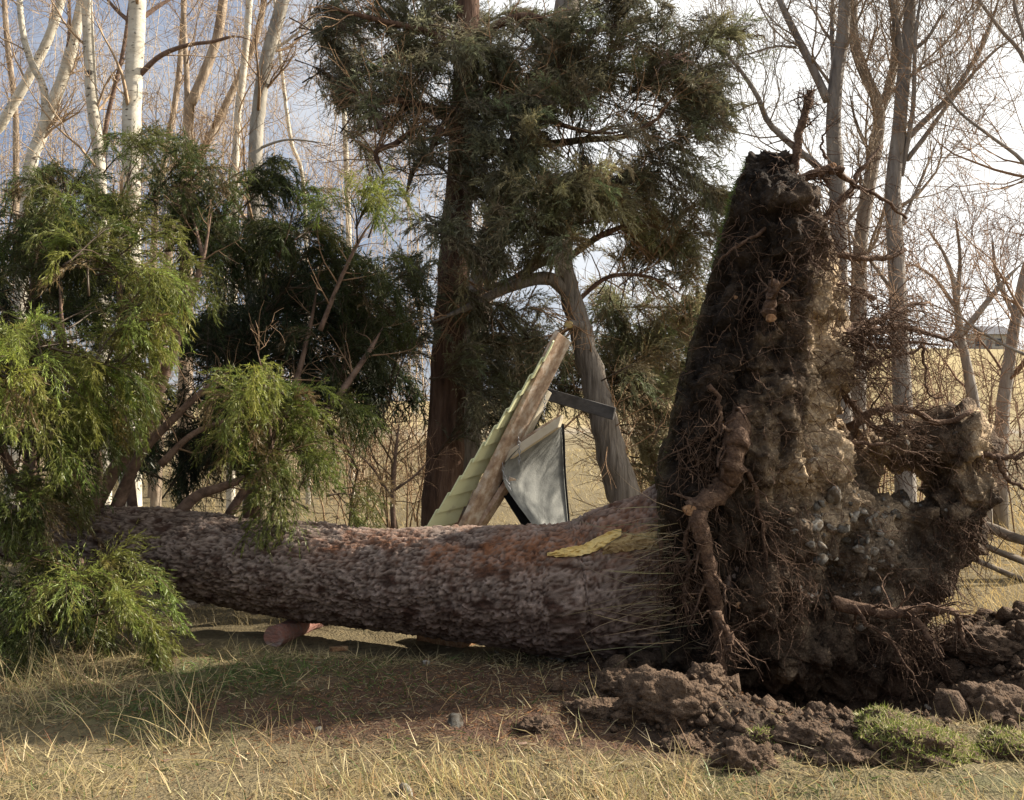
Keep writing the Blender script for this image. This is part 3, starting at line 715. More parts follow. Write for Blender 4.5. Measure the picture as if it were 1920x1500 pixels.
def clump_sprays(cl, nper, length, droop, col, col2, bias, spread=.75, shw=.0042, **k_):
    """cl rows: px, py, rx, ry, D, brightness(0 painted shade..1 painted sunlight), number factor"""
    S, Dr, Ln, Dp, C, BP, BR = [], [], [], [], [], [], []
    bias = np.array(bias)
    for (px, py, rx, ry, D, br, nf) in cl:
        n = int(nper * nf * (rx * ry) / 5600) + 4
        m = max(3, int(nf * rx * ry / 900)); c = P(px, py, D); rad_ = np.array([R(rx, D), .42, R(ry, D)])
        u = nrm(rng.normal(size=(m, 3))) * (rng.random((m, 1)) ** .5)
        d = nrm(bias + u * spread + rng.normal(size=(1, 3)) * .25 + rng.normal(size=(m, 3)) * .25)
        bl = (rad_[0] + rad_[2]) * rng.uniform(.6, 1.1, (m, 1)); q = [c + u * rad_ * .75 - d * bl * .55]
        for k in range(6):
            d = nrm(d + np.array([0, 0, -.22 * droop]) * (k / 6) + rng.normal(size=d.shape) * .08); q.append(q[-1] + d * bl / 6)
        bp = np.stack(q, 1); BP.append(bp); BR.append(np.linspace(.009, .003, 7)[None] * np.ones((m, 1)))
        w = rng.integers(0, m, n); t = rng.uniform(.1, 1, n)
        p, tan, _ = along(bp[w], t[:, None]); p, tan = p[:, 0], tan[:, 0]
        lat = nrm(np.cross(tan, np.array([0, 0, 1.]) + rng.normal(size=(n, 3)) * .5)) * rng.choice([-1, 1], (n, 1))
        S.append(p); Dr.append(tan + lat * rng.uniform(.08, .55, (n, 1)) + rng.normal(size=(n, 3)) * .1)
        Ln.append(length * rng.uniform(.6, 1.15, n) * (1.1 - .5 * t)); Dp.append(droop * rng.uniform(.5, 1.4, n))
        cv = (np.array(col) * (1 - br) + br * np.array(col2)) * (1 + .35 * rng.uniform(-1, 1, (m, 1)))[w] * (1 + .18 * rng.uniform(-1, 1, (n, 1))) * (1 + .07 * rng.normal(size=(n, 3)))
        dead = rng.random(n) < .07; cv[dead] = np.array([.16, .11, .05]) * (.5 + br)
        C.append(cv)
    V, f, t = spray_mesh(np.concatenate(S), np.concatenate(Dr), np.concatenate(Ln), np.concatenate(Dp), np.concatenate(C), shw=shw, **k_)
    Vb, fb_ = tubes(np.concatenate(BP), np.concatenate(BR), 4)
    V2, f2 = merge([(V, f), (Vb, fb_)])
    return V2, f2, np.concatenate([t, np.ones((len(Vb), 3)) * np.array([.13, .09, .06])])

def limb(ctrl, w0, w1, D, parent, m='limb', name='branch', S=8, K=18, dd=0., rough=.1, wig=.0):
    s = spline(np.array(ctrl, float), K); Ds = D + np.linspace(0, dd, K)
    p = P(s[:, 0], s[:, 1], Ds) + rng.normal(size=(K, 3)) * wig
    r = R(np.linspace(w0, w1, K) / 2, D)
    if name != 'cut_stub':
        if w0 >= w1: r[-5:] *= np.linspace(1, .2, 5)
        else: r[:5] *= np.linspace(.2, 1, 5)
    V, f = tubes(p[None], r[None], S, rough, seed=rng.uniform(0, 50))
    o = add(name, V, f, M[m], parent)
    return p, r
fb = []
def fl(*a, **k): fb.append(limb(*a, parent=fall, **k))
fl([(172,958),(220,872),(270,800),(310,700),(350,580),(382,480),(396,400)], 30, 8, 7.65, dd=-.1)
fl([(215,960),(262,855),(320,790),(390,725),(440,690)], 26, 8, 7.7, dd=.3)
fl([(300,872),(360,815),(420,790),(470,770)], 15, 6, 7.7, dd=.3)
fl([(335,962),(372,928),(420,912),(455,898),(500,880)], 24, 9, 7.75, dd=.4)
fl([(508,978),(515,900),(505,800),(492,700),(480,650)], 9, 4, 7.2)
fl([(30,1000),(52,960),(62,900),(60,840),(40,760)], 22, 8, 7.3)
fl([(262,1095),(245,1120),(225,1155),(190,1222)], 26, 22, 6.9, dd=-.3, K=10)
fl([(600,790),(640,735),(690,662),(720,610)], 16, 7, 8.2, dd=.3)
fl([(285,560),(292,640),(286,720),(272,795)], 7, 12, 7.6)
fl([(180,960),(185,860),(150,760),(120,640),(110,500)], 16, 6, 7.5, dd=-.2)
fl([(60,965),(20,880),(-20,760),(-40,600)], 20, 8, 7.6)
fl([(420,980),(480,880),(540,760),(580,620),(600,500)], 18, 6, 8.0, dd=.6)
fl([(120,955),(90,800),(60,620),(70,450),(90,340)], 24, 6, 8.2)
fl([(250,965),(230,760),(225,560),(210,420),(215,330)], 20, 6, 8.3)
fl([(380,480),(365,420),(350,360)], 8, 4, 7.7, dd=.3)
fl([(600,620),(640,520),(680,440),(710,400)], 10, 4, 8.2)
fl([(150,1050),(160,1090),(180,1120),(230,1130)], 12, 5, 6.9, dd=-.5)
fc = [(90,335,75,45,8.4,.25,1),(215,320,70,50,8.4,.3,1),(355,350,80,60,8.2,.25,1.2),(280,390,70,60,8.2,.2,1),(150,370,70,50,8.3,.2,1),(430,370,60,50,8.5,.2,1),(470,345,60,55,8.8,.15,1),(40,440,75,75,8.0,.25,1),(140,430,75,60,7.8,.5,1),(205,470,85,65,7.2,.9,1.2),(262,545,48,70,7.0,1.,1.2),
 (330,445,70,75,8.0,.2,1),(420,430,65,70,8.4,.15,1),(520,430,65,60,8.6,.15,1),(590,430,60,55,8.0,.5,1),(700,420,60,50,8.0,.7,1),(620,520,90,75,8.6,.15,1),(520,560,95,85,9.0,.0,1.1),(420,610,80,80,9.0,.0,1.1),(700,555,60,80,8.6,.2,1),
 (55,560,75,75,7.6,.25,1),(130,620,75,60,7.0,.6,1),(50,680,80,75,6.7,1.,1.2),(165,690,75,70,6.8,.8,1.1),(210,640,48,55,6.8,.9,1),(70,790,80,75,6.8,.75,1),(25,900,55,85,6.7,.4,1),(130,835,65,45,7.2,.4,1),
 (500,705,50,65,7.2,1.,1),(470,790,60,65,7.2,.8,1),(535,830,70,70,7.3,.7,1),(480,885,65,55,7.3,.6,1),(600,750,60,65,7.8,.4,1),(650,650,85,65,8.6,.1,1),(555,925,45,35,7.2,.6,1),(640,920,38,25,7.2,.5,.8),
 (330,770,60,80,9.2,.0,1),(390,870,80,55,9.4,.0,1),(290,880,55,55,9.4,.0,1),(165,1098,58,42,6.4,.9,.8),(215,1130,50,50,6.3,.8,1),(20,1000,60,70,6.7,.5,1.2),(30,1120,75,90,6.5,.3,1.3),(110,1150,65,50,6.5,.3,1.1),(25,1225,50,50,6.3,.3,1.1),(225,1075,35,30,6.5,.7,.6),(300,640,50,80,8.6,.05,1),(560,660,70,70,9,.0,1),(450,510,70,70,9,.05,1),(100,520,60,60,8.6,.0,1),(230,760,50,50,8.8,.1,.8),(-70,600,80,90,7.6,.4,.9),(-90,760,80,90,7.4,.4,.9),(-60,900,70,80,7.2,.4,.9),(-70,1060,70,80,7.0,.4,.9),(-170,700,80,100,8.0,.2,.8),(420,1090,90,25,8.0,.0,1.),(600,1115,90,25,7.8,.0,1.2),(780,1140,90,25,7.6,.0,1.2),(930,1160,80,25,7.4,.0,1.2)]  # low clumps behind the trunk are added to darken the gap under it
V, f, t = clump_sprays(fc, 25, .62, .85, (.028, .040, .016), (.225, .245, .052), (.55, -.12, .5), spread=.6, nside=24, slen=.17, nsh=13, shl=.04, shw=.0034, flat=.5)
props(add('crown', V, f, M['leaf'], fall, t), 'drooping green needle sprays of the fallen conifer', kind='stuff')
def bare_twigs(src, n, L_, parent, name='twigs', tintc=(1.6, 1.35, 1.1), up=0., n2=4, m='twig', rmin=.002, **k):
    out = []
    for p, r in src:
        a, ra = grow(p[None], np.minimum(r[None], .022), n, L_, 7, (.2, 1), (30, 75), up, .16, .4, rmin, tip=.15, **k)
        b, rb = grow(a, ra, n2, L_ * .5, 5, (.2, 1), (25, 60), up, .2, .6, rmin * .7)
        out += [tubes(a, ra, 4), tubes(b, rb, 3)]
    V, f = merge(out); tt = np.ones((len(V), 3)) * np.array(tintc)
    o = add(name, V, f, M[m], parent, tt); props(o, kind='stuff'); return o
bare_twigs(fb, 9, .55, fall)

# ------------------------------------------------------------------ standing junipers
def tree(name, label, cat, base_px, D):
    b = P(base_px, 900, D); b[2] = float(ground_h(b[0], b[1])); return empty(name, b, label, cat)
def trunk_path(ctrl, w0, w1, D, parent, m, S=14, K=50, rough=.12, name='trunk', toground=True):
    s = spline(np.array(ctrl, float), K); p = P(s[:, 0], s[:, 1], D)
    if toground:
        e = p[-1].copy(); e[2] = float(ground_h(e[0], e[1])) - .15
        if e[2] < p[-1][2]: p = np.vstack([p[:-1], e[None]])
    r = R(np.linspace(w0, w1, K) / 2, D)
    V, f = tubes(p[None], r[None], S, rough, seed=rng.uniform(0, 50))
    add(name, V, f, M[m], parent); return p[::-1], r[::-1]
jun = tree('juniper_tree', 'big dark juniper with shaggy crown standing behind the collapsed shelter', 'tree', 830, 10.2)
jl = [trunk_path([(885,-180),(876,60),(868,250),(858,400),(846,600),(836,800),(826,985)], 36, 78, 10.2, jun, 'juniper')]
def jb(*a, **k): jl.append(limb(*a, parent=jun, m='juniper', **k))
jb([(872,200),(930,160),(990,150),(1060,120)], 18, 6, 10.2, dd=-.6)
jb([(868,250),(820,210),(760,190),(690,180),(630,160)], 20, 6, 10.2, dd=-.5)
jb([(862,330),(930,200),(980,195),(1040,230),(1130,250),(1200,240)], 16, 5, 10.1, dd=-1)
jb([(875,100),(800,60),(720,40),(600,10)], 18, 5, 10.2, dd=-.4)
jb([(876,80),(980,30),(1100,60),(1240,20)], 18, 5, 10.2, dd=-.7)
jb([(720,330),(705,285),(740,270),(780,240)], 9, 12, 9.8)
jb([(760,370),(775,320),(800,290),(830,240)], 8, 12, 9.8)
jb([(870,260),(1000,270),(1100,262),(1170,255),(1230,225),(1262,180)], 18, 8, 10.1, dd=-.8)
jc = [(630,50,75,60,10.4,.1,1),(700,120,85,60,10.2,.15,1),(760,50,90,70,10.5,.1,1),(900,30,100,70,10.5,.15,1),(1000,70,85,65,10,.2,1),(1150,50,80,60,10,.2,1),(1240,80,80,70,9.8,.25,1),(1305,120,45,70,9.8,.3,1.1),
 (820,150,90,60,10.2,.15,1),(950,140,85,60,9.9,.2,1),(1100,160,95,70,9.8,.3,1),(1220,180,85,75,9.6,.35,1),(1305,225,38,45,9.8,.4,1),(720,205,75,42,10,.25,1),(800,235,55,40,9.9,.2,1),(960,230,85,45,9.7,.3,1),(1110,245,85,45,9.5,.35,1),
 (1225,290,75,55,9.5,.45,1),(1280,330,35,50,9.6,.5,.8),(680,190,50,40,10.1,.2,1),(590,50,35,40,10.4,.1,.8),(850,320,40,50,9.9,.1,.8),(600,120,55,50,10.3,.15,.9),(1180,330,70,45,9.6,.45,1),(660,240,40,35,10.1,.2,.7),(870,80,60,70,9.6,.2,.9),(862,200,60,60,9.6,.25,.9),(852,330,50,55,9.5,.2,.8),(940,330,70,55,9.5,.35,.9),(860,430,45,55,9.6,.15,.8),(1060,90,60,60,9.6,.3,.9)]
V, f, t = clump_sprays(jc, 50, .68, .38, (.18, .170, .105), (.32, .29, .165), (.45, -.12, .2), spread=.5, nside=20, slen=.22, nsh=10, shl=.057, shw=.0052, flat=.4)
props(add('crown', V, f, M['leaf'], jun, t), kind='stuff')
bare_twigs(jl[1:], 22, .9, jun, tintc=(2.2, 1.8, 1.4))

j2 = tree('leaning_juniper', 'leaning grey juniper trunk with cut stub beside the shelter boards', 'tree', 1180, 9.8)
p2 = [trunk_path([(1072,400),(1056,450),(1058,500),(1074,570),(1096,650),(1122,750),(1147,850),(1172,935),(1184,1000)], 30, 66, 9.8, j2, 'weathered', S=16, rough=.16)]
def j2b(*a, **k): p2.append(limb(*a, parent=j2, **k))
j2b([(1062,545),(1030,522),(985,528),(940,545),(880,575),(805,606)], 30, 7, 9.8, dd=-.4, m='weathered')
j2b([(1056,490),(1020,490),(960,525),(900,545),(840,570)], 20, 7, 9.85, dd=-.2, m='weathered')
j2b([(1060,470),(1045,430),(1010,380),(960,330)], 24, 8, 9.8, dd=-.2, m='juniper')
j2b([(1066,440),(1100,380),(1140,330),(1160,300)], 22, 8, 9.8, dd=-.3, m='juniper')
j2b([(1070,480),(1130,440),(1200,420),(1280,440)], 14, 5, 9.8, dd=.2, m='juniper')
j2b([(1076,570),(1140,520),(1220,520),(1290,560)], 10, 4, 9.9, dd=.3, m='juniper')
j2b([(1095,612),(1070,608),(1066,608)], 20, 16, 9.65, K=6, name='cut_stub', m='weathered', dd=-.15)
disc(1066, 608, 9.44, 8, 'wood', j2, nrm_=(-.35, -1, .1))
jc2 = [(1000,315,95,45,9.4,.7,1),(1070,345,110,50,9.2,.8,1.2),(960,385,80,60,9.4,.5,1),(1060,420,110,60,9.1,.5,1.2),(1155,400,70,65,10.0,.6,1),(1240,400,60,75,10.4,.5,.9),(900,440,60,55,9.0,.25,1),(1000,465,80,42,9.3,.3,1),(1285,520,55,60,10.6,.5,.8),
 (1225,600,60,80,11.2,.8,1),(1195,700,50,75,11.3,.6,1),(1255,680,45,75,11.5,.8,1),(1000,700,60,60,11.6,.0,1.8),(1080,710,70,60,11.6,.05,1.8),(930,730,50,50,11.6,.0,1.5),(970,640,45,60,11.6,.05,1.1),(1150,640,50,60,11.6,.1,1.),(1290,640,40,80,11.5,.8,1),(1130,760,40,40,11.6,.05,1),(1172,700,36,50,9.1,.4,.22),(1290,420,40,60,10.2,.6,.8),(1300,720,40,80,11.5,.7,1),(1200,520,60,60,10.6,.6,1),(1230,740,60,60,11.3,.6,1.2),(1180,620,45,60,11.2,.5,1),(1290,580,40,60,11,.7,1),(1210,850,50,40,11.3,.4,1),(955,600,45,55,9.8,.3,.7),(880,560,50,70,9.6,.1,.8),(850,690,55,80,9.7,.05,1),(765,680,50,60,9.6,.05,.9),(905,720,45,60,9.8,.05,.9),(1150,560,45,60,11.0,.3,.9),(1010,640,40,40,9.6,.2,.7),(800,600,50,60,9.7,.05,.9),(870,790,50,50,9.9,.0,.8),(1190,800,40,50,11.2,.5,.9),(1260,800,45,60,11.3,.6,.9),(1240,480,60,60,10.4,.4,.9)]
V, f, t = clump_sprays(jc2, 46, .62, .45, (.18, .173, .10), (.37, .34, .175), (.5, -.12, .3), spread=.5, nside=20, slen=.2, nsh=10, shl=.052, shw=.0050, flat=.4)
props(add('crown', V, f, M['leaf'], j2, t), kind='stuff')
bare_twigs(p2, 18, .8, j2, tintc=(2.2, 1.8, 1.4))

j3 = tree('young_juniper', 'dark young juniper behind the fallen crown', 'tree', 470, 10.6)
trunk_path([(500,430),(490,600),(480,800),(470,985)], 10, 34, 10.6, j3, 'juniper', K=20)
jc3 = [(480,500,90,60,10.6,.05,1),(560,560,90,80,10.6,.0,1),(440,600,90,80,10.5,.0,1),(540,680,95,80,10.6,.0,1),(420,720,80,80,10.6,.0,1),(640,600,80,80,10.8,.0,1),(650,700,70,60,10.8,.0,1),(360,640,60,80,10.8,.0,1),(330,800,60,70,10.8,.0,.8),(430,840,70,60,10.6,.0,.8),(720,640,60,70,10.8,.0,.8)]
V, f, t = clump_sprays(jc3, 30, .7, .6, (.028, .036, .016), (.10, .104, .042), (.45, -.12, .2), spread=.5, nside=18, slen=.24, nsh=9, shl=.075, shw=.008, flat=.4)
props(add('crown', V, f, M['leaf'], j3, t), kind='stuff')
j4 = tree('young_juniper', 'dark young juniper at the picture edge behind the corner birches', 'tree', 60, 11)
trunk_path([(70,400),(66,600),(60,800),(55,985)], 10, 34, 11, j4, 'juniper', K=20)
jc4 = [(60,430,90,70,11,.05,.9),(-20,520,90,80,11,.0,1),(110,540,90,80,11,.0,1),(30,640,110,80,11,.0,1),(140,680,70,80,11,.0,1),(60,780,110,80,11,.0,1),(180,800,70,80,11,.0,1),(200,560,60,80,11,.0,.8)]
V, f, t = clump_sprays(jc4, 28, .7, .6, (.028, .036, .016), (.10, .104, .042), (.45, -.12, .2), spread=.5, nside=18, slen=.24, nsh=9, shl=.075, shw=.008, flat=.4)
props(add('crown', V, f, M['leaf'], j4, t), kind='stuff')

# ------------------------------------------------------------------ bare deciduous trees
def bare_tree(name, label, ctrl, w0, w1, D, m, limbs=(), n1=11, L1=1.7, n2=7, n3=6, tw=(1.5, 1.3, 1.05), ang=(30, 60), up=.08, trange=(.25, 1.), n2L=.5, group=None):
    T = tree(name, label, 'tree', ctrl[-1][0], D)
    if group: T['group'] = group
    src = [trunk_path(ctrl, w0, w1, D, T, m, S=10, K=40, rough=.07)]
    for c, a, b in limbs:
        src.append(limb(c, a, b, D, T, m='limb' if (m == 'birch' and a < 12) else m, name='limb', rough=.06, dd=rng.uniform(-.4, .4)))
    out = []
    for i, (p, r) in enumerate(src):
        n = n1 if i == 0 else max(3, n1 // 2)
        a, ra = grow(p[None], r[None], n, L1, 9, trange if i == 0 else (.15, 1), ang, up, .15, .27, .004, tip=.12)
        b, rb = grow(a, ra, n2, L1 * n2L, 6, (.15, 1), (25, 60), up, .16, .55, .0028)
        c, rc = grow(b, rb, n3, L1 * n2L * .55, 3, (.2, 1), (20, 65), up, .2, .6, .0024)
        out += [tubes(a, ra, 5), tubes(b, rb, 3), tubes(c, rc, 3)]
    V, f = merge(out); tt = np.ones((len(V), 3)) * np.array(tw)
    o = add('crown', V, f, M['twig'], T, tt); props(o, kind='stuff')
    return T
WT = (2.6, 2.45, 2.15)
bare_tree('birch_tree', 'thickest white birch with a long dark side branch', [(265,-420),(258,0),(250,150),(246,320),(244,985)], 26, 42, 15, 'birch', [([(262,140),(300,105),(350,85),(400,78),(440,68),(480,78)], 11, 4), ([(258,40),(300,10),(350,-20)], 10, 4), ([(245,42),(215,15),(180,-30)], 9, 3)], tw=WT)
bare_tree('birch_tree', 'straight slim white birch just beside the thickest birch', [(150,-380),(163,0),(172,180),(188,360),(196,980)], 17, 28, 16, 'birch', [([(190,350),(200,230),(232,90),(250,-60)], 10, 6)], tw=WT)
bare_tree('birch_tree', 'leaning pale birch forking low at the top of the frame corner', [(215,-300),(153,10),(120,140),(78,250),(50,380),(20,980)], 18, 28, 17, 'birch', [([(84,235),(82,165),(58,115),(40,40),(30,-120)], 15, 9), ([(120,140),(130,60),(128,-60)], 8, 5)], tw=WT)
bare_tree('birch_tree', 'pale birch leaning out over the picture edge', [(170,-260),(112,10),(62,130),(0,238),(-60,350),(-100,980)], 14, 24, 18, 'birch', tw=WT)
bare_tree('cottonwood_tree', 'tan shaggy barked tree with a forked trunk among the birches', [(432,-260),(416,20),(386,130),(362,190),(352,270),(346,980)], 14, 28, 16, 'tanbark', [([(352,235),(350,140),(346,60),(338,-120)], 12, 7)])
bare_tree('cottonwood_tree', 'slim reddish tree slanting across behind the birches', [(520,-220),(490,30),(450,140),(385,275),(322,420),(290,980)], 10, 20, 17, 'tanbark')
bare_tree('birch_tree', 'thin white birch standing close by the thick grey trunk', [(480,-260),(468,0),(456,140),(442,300),(432,980)], 11, 17, 15, 'birch', tw=WT)
bare_tree('cottonwood_tree', 'thick grey trunk bending over beside the juniper crown', [(590,-240),(528,10),(500,110),(486,200),(478,330),(470,980)], 22, 32, 14, 'greybark', [([(505,100),(560,60),(600,20)], 7, 3), ([(480,280),(540,262),(620,270)], 6, 2)])
bare_tree('birch_tree', 'slender tan sapling between the thickest birch and forked tree', [(356,-200),(342,60),(330,180),(302,340),(290,420),(284,980)], 9, 15, 19, 'tanbark')
bare_tree('birch_tree', 'very thin pale sapling nearest to the juniper branches', [(500,-160),(524,90),(545,260),(572,390),(578,980)], 6, 10, 18, 'birch', tw=WT)
bare_tree('birch_tree', 'thin brown trunk behind the forking corner birch', [(0,-160),(12,60),(28,200),(30,320),(32,980)], 9, 14, 20, 'tanbark')
bare_tree('birch_tree', 'narrow pale trunk showing through the gap above the fallen crown', [(620,-160),(640,120),(650,320),(655,500),(660,980)], 8, 14, 19, 'birch', tw=WT)
bare_tree('cottonwood_tree', 'leaning grey trunk rising behind the big juniper crown', [(1090,-220),(1060,30),(1000,200),(945,370),(905,530),(882,680),(866,985)], 46, 58, 11.6, 'weathered', n1=6)

RT = (1.9, 1.95, 1.95)
bare_tree('cottonwood_tree', 'bare tree rising directly behind the tip of the root plate', [(1592,-300),(1584,0),(1578,80),(1566,160),(1563,260),(1570,350),(1572,500),(1576,650),(1582,980)], 17, 42, 11, 'rightbark',
  [([(1552,190),(1520,120),(1490,60),(1462,0),(1430,-90)], 17, 10), ([(1566,345),(1520,300),(1480,268),(1440,228),(1420,180),(1388,132),(1350,90)], 15, 7), ([(1566,160),(1560,60),(1564,-60)], 10, 7), ([(1428,190),(1400,200),(1365,218)], 5, 2), ([(1493,88),(1450,88),(1380,108)], 5, 2)], tw=RT, n1=15, up=.12)
bare_tree('cottonwood_tree', 'middle bare tree of the three, forking in a wide V', [(1600,-260),(1598,0),(1602,80),(1622,140),(1645,190),(1648,235),(1634,320),(1614,450),(1610,600),(1604,980)], 14, 36, 11.6, 'rightbark', [([(1648,215),(1668,160),(1680,80),(1676,-60)], 20, 12), ([(1640,300),(1608,240),(1590,160)], 7, 3)], tw=RT, n1=15, up=.12)
bare_tree('cottonwood_tree', 'sturdy bare tree with many upright stems right of the root plate', [(1714,-300),(1706,10),(1700,80),(1692,170),(1684,260),(1674,360),(1680,490),(1690,700),(1700,980)], 16, 40, 10.6, 'rightbark',
  [([(1694,140),(1684,70),(1672,0),(1660,-100)], 15, 10), ([(1684,280),(1720,240),(1770,192),(1805,148),(1848,70),(1885,-40)], 13, 6), ([(1700,300),(1735,255),(1790,180),(1860,100),(1920,60)], 10, 4), ([(1705,100),(1740,70),(1775,10)], 8, 4), ([(1690,330),(1712,200),(1716,80),(1730,-40)], 10, 6), ([(1690,420),(1730,330),(1760,260)], 7, 3)], tw=RT, n1=15, up=.12)
bare_tree('fruit_tree', 'low bare tree with dark crooked trunk in the field', [(1740,430),(1772,480),(1790,540),(1800,620),(1816,700),(1832,800),(1845,900)], 3, 30, 13, 'rightbark', [([(1806,625),(1840,580),(1885,525),(1920,490)], 14, 6), ([(1795,560),(1800,480),(1790,400)], 9, 4), ([(1795,580),(1750,520),(1700,490)], 9, 4)], n1=9, L1=1.2, tw=(1.3, 1.05, .9), trange=(.3, 1))
bare_tree('fruit_tree', 'dark bare trunk cut by the picture edge in the field', [(1960,420),(1925,500),(1906,590),(1892,680),(1880,770),(1874,900)], 14, 30, 14, 'rightbark', [([(1906,600),(1870,520),(1860,440)], 10, 5)], n1=8, L1=1.2, tw=(1.3, 1.05, .9), trange=(.3, 1))
bare_tree('cottonwood_tree', 'bare tree with long twigs reaching in from outside the frame', [(1990,-200),(1975,100),(1980,300),(2000,500),(2010,980)], 18, 36, 10, 'rightbark', [([(1985,400),(1920,305),(1850,250),(1790,200),(1740,110)], 9, 3), ([(1980,260),(1920,110),(1880,60),(1836,0),(1800,-60)], 10, 5), ([(1980,300),(1940,130),(1905,20),(1890,-80)], 10, 5), ([(1990,690),(1900,655),(1830,615),(1760,565)], 8, 3)], tw=(1.9, 1.6, 1.35), n1=14, L1=1.9, trange=(.05, .8))

# leafless brush that reads as one mass behind everything
def thicket(name, label, boxes, n, L_, tintc, D0, D1, w=.006, lv=2):
    out = []
    for (x0, x1, yb, yt) in boxes:
        k = int(n * (x1 - x0) / 300)
        D = rng.uniform(D0, D1, k); px = rng.uniform(x0, x1, k)
        b = P(px, 900 + 0 * px, D); b[:, 2] = ground_h(b[:, 0], b[:, 1])
        top = P(px + rng.normal(0, 60, k), rng.uniform(yt, yb, k), D)
        s = np.linspace(0, 1, 9)[None, :, None]
        p = b[:, None] * (1 - s) + top[:, None] * s + np.cumsum(rng.normal(size=(k, 9, 3)) * .14, 1) * s
        r = np.linspace(1, .3, 9)[None] * rng.uniform(.6, 1.6, (k, 1)) * w * 2
        a, ra = grow(p, r, 10, L_, 6, (.2, 1), (35, 85), .05, .24, .5, .004)
        c, rc = grow(a, ra, 5, L_ * .5, 3, (.2, 1), (25, 70), .03, .25, .6, .0032)
        out += [tubes(p, r, 4), tubes(a, ra, 3), tubes(c, rc, 3)]
    V, f = merge(out); tt = np.ones((len(V), 3)) * np.array(tintc)
    return props(add(name, V, f, M['twig'], None, tt), label, 'thicket', kind='stuff')
thicket('bare_thicket', 'pale leafless thicket of twigs behind the birches', [(-350, 860, 420, -80)], 42, 1.9, (2.9, 2.95, 2.75), 17, 24)
thicket('brown_brush', 'brown leafless brush filling the gap between juniper and root plate', [(1160, 1480, 720, 400), (600, 860, 800, 600), (1180, 1330, 800, 560)], 36, .9, (1.6, 1.4, 1.1), 11, 15)
thicket('field_brush', 'low tangled brush in the field past the root plate', [(1560, 1960, 760, 420)], 34, .9, (1.5, 1.2, 1.0), 11, 16)
thicket('far_scrub', 'dots of far leafless scrub on the hillside', [(900, 1960, 700, 640)], 12, 1.6, (1.1, .95, .8), 30, 75, w=.02)
sh = tree('leafless_shrub', 'small dark leafless shrub with thin upright stem in front of the field', 'shrub', 738, 8.7)
sp1 = [limb([(738,992),(736,930),(742,850),(750,780)], 11, 4, 8.7, sh, name='stem', m='limb'), limb([(737,940),(700,880),(660,840)], 6, 2, 8.7, sh, name='stem', m='limb'), limb([(738,920),(780,890),(815,850)], 6, 2, 8.7, sh, name='stem', m='limb')]
bare_twigs(sp1, 9, .5, sh, 'twigs', (1.0, .8, .65))

# ------------------------------------------------------------------ collapsed shelter
DS = 8.45
shl_ = empty('collapsed_shelter', (P(900, 900, DS)[0], DS + .3, 0), 'collapsed wooden shelter with pale green lapped roof boards propped on one edge', 'shelter')
def prism(name, a, b, width_v, thick_v, m, parent, label=None, bev=.006):
    """board from a to b; width_v and thick_v are full edge vectors"""
    a, b, w, t = (np.asarray(q, float) for q in (a, b, width_v, thick_v))
    V = []
    for c in (a, b):
        for s1, s2 in ((-.5, -.5), (.5, -.5), (.5, .5), (-.5, .5)): V.append(c + w * s1 + t * s2)
    f = np.array([(0, 1, 2, 3), (7, 6, 5, 4), (0, 4, 5, 1), (1, 5, 6, 2), (2, 6, 7, 3), (3, 7, 4, 0)])
    o = add(name, np.array(V), [f], M[m], parent, smooth=False)
    md = o.modifiers.new('b', 'BEVEL'); md.width = bev; md.segments = 2
    if label: o['label'] = label
    return o
ra_, rb_ = P(1050, 642, DS), P(872, 1000, DS - .05)
rdir = nrm(rb_ - ra_)
fn_ = nrm(np.array([.86, -.5, .0])); fn_ = nrm(fn_ - rdir * fn_.dot(rdir))      # face towards camera and sun
wv = np.cross(rdir, fn_)                                              # across the board
ext = rdir * .35
prism('rafter', ra_ - rdir * .06, rb_ + ext, wv * .25, fn_ * .05, 'board', shl_, 'weathered front rafter board')
wv2 = nrm(wv) if wv[0] > 0 else -nrm(wv)
prism('rafter', ra_ + rdir * .42 + wv2 * .155 + fn_ * .012, ra_ + rdir * 1.30 + wv2 * .155 + fn_ * .012, wv * .085, fn_ * .05, 'paleboard', shl_, 'pale cleat along the rafter edge')
prism('rafter', P(960, 895, DS + .05), P(885, 1010, DS + .05), wv * .10, fn_ * .05, 'board', shl_)
prism('crossbeam', P(1022, 738, DS + .35), P(1152, 776, DS - .1), np.array([.02, 0, .11]), np.array([.02, .07, 0]), 'darkbeam', shl_, 'dark grey beam end')
prism('brace', P(935, 868, DS + .02), P(1052, 790, DS - .12), np.array([.03, 0, .105]), np.array([.03, .05, 0]), 'paleboard', shl_, 'sunlit pale brace')
prism('brace', P(940, 850, DS + .1), P(1050, 782, DS + .02), np.array([.02, 0, .045]), np.array([.03, .05, 0]), 'board', shl_)
# lapped roof boards
nb = 12; up_n = nrm(np.array([-.75, -.25, .55]))
for k in range(nb):
    s0, s1 = k / nb, (k + 1.12) / nb
    def near(s): x, y = 1040 + (838 - 1040) * s, 634 + (1003 - 634) * s; return P(x, y, DS + .03)
    def farp(s): x, y = 1036 + (774 - 1036) * s, 640 + (1018 - 640) * s; return P(x, y, DS - .2)
    a0, a1, b0, b1 = near(s0), near(s1), farp(s0), farp(s1)
    nn = nrm(np.cross(b0 - a0, a1 - a0)); nn = nn if nn[1] < 0 else -nn
    th = nn * .012; lift = nn * .024
    V = np.array([a0, b0, b1 + lift, a1 + lift, a0 + th, b0 + th, b1 + lift + th, a1 + lift + th])
    f = np.array([(0, 1, 2, 3), (7, 6, 5, 4), (0, 4, 5, 1), (1, 5, 6, 2), (2, 6, 7, 3), (3, 7, 4, 0)])
    add('roof_board', V, [f], M['greenroof'], shl_, smooth=False)
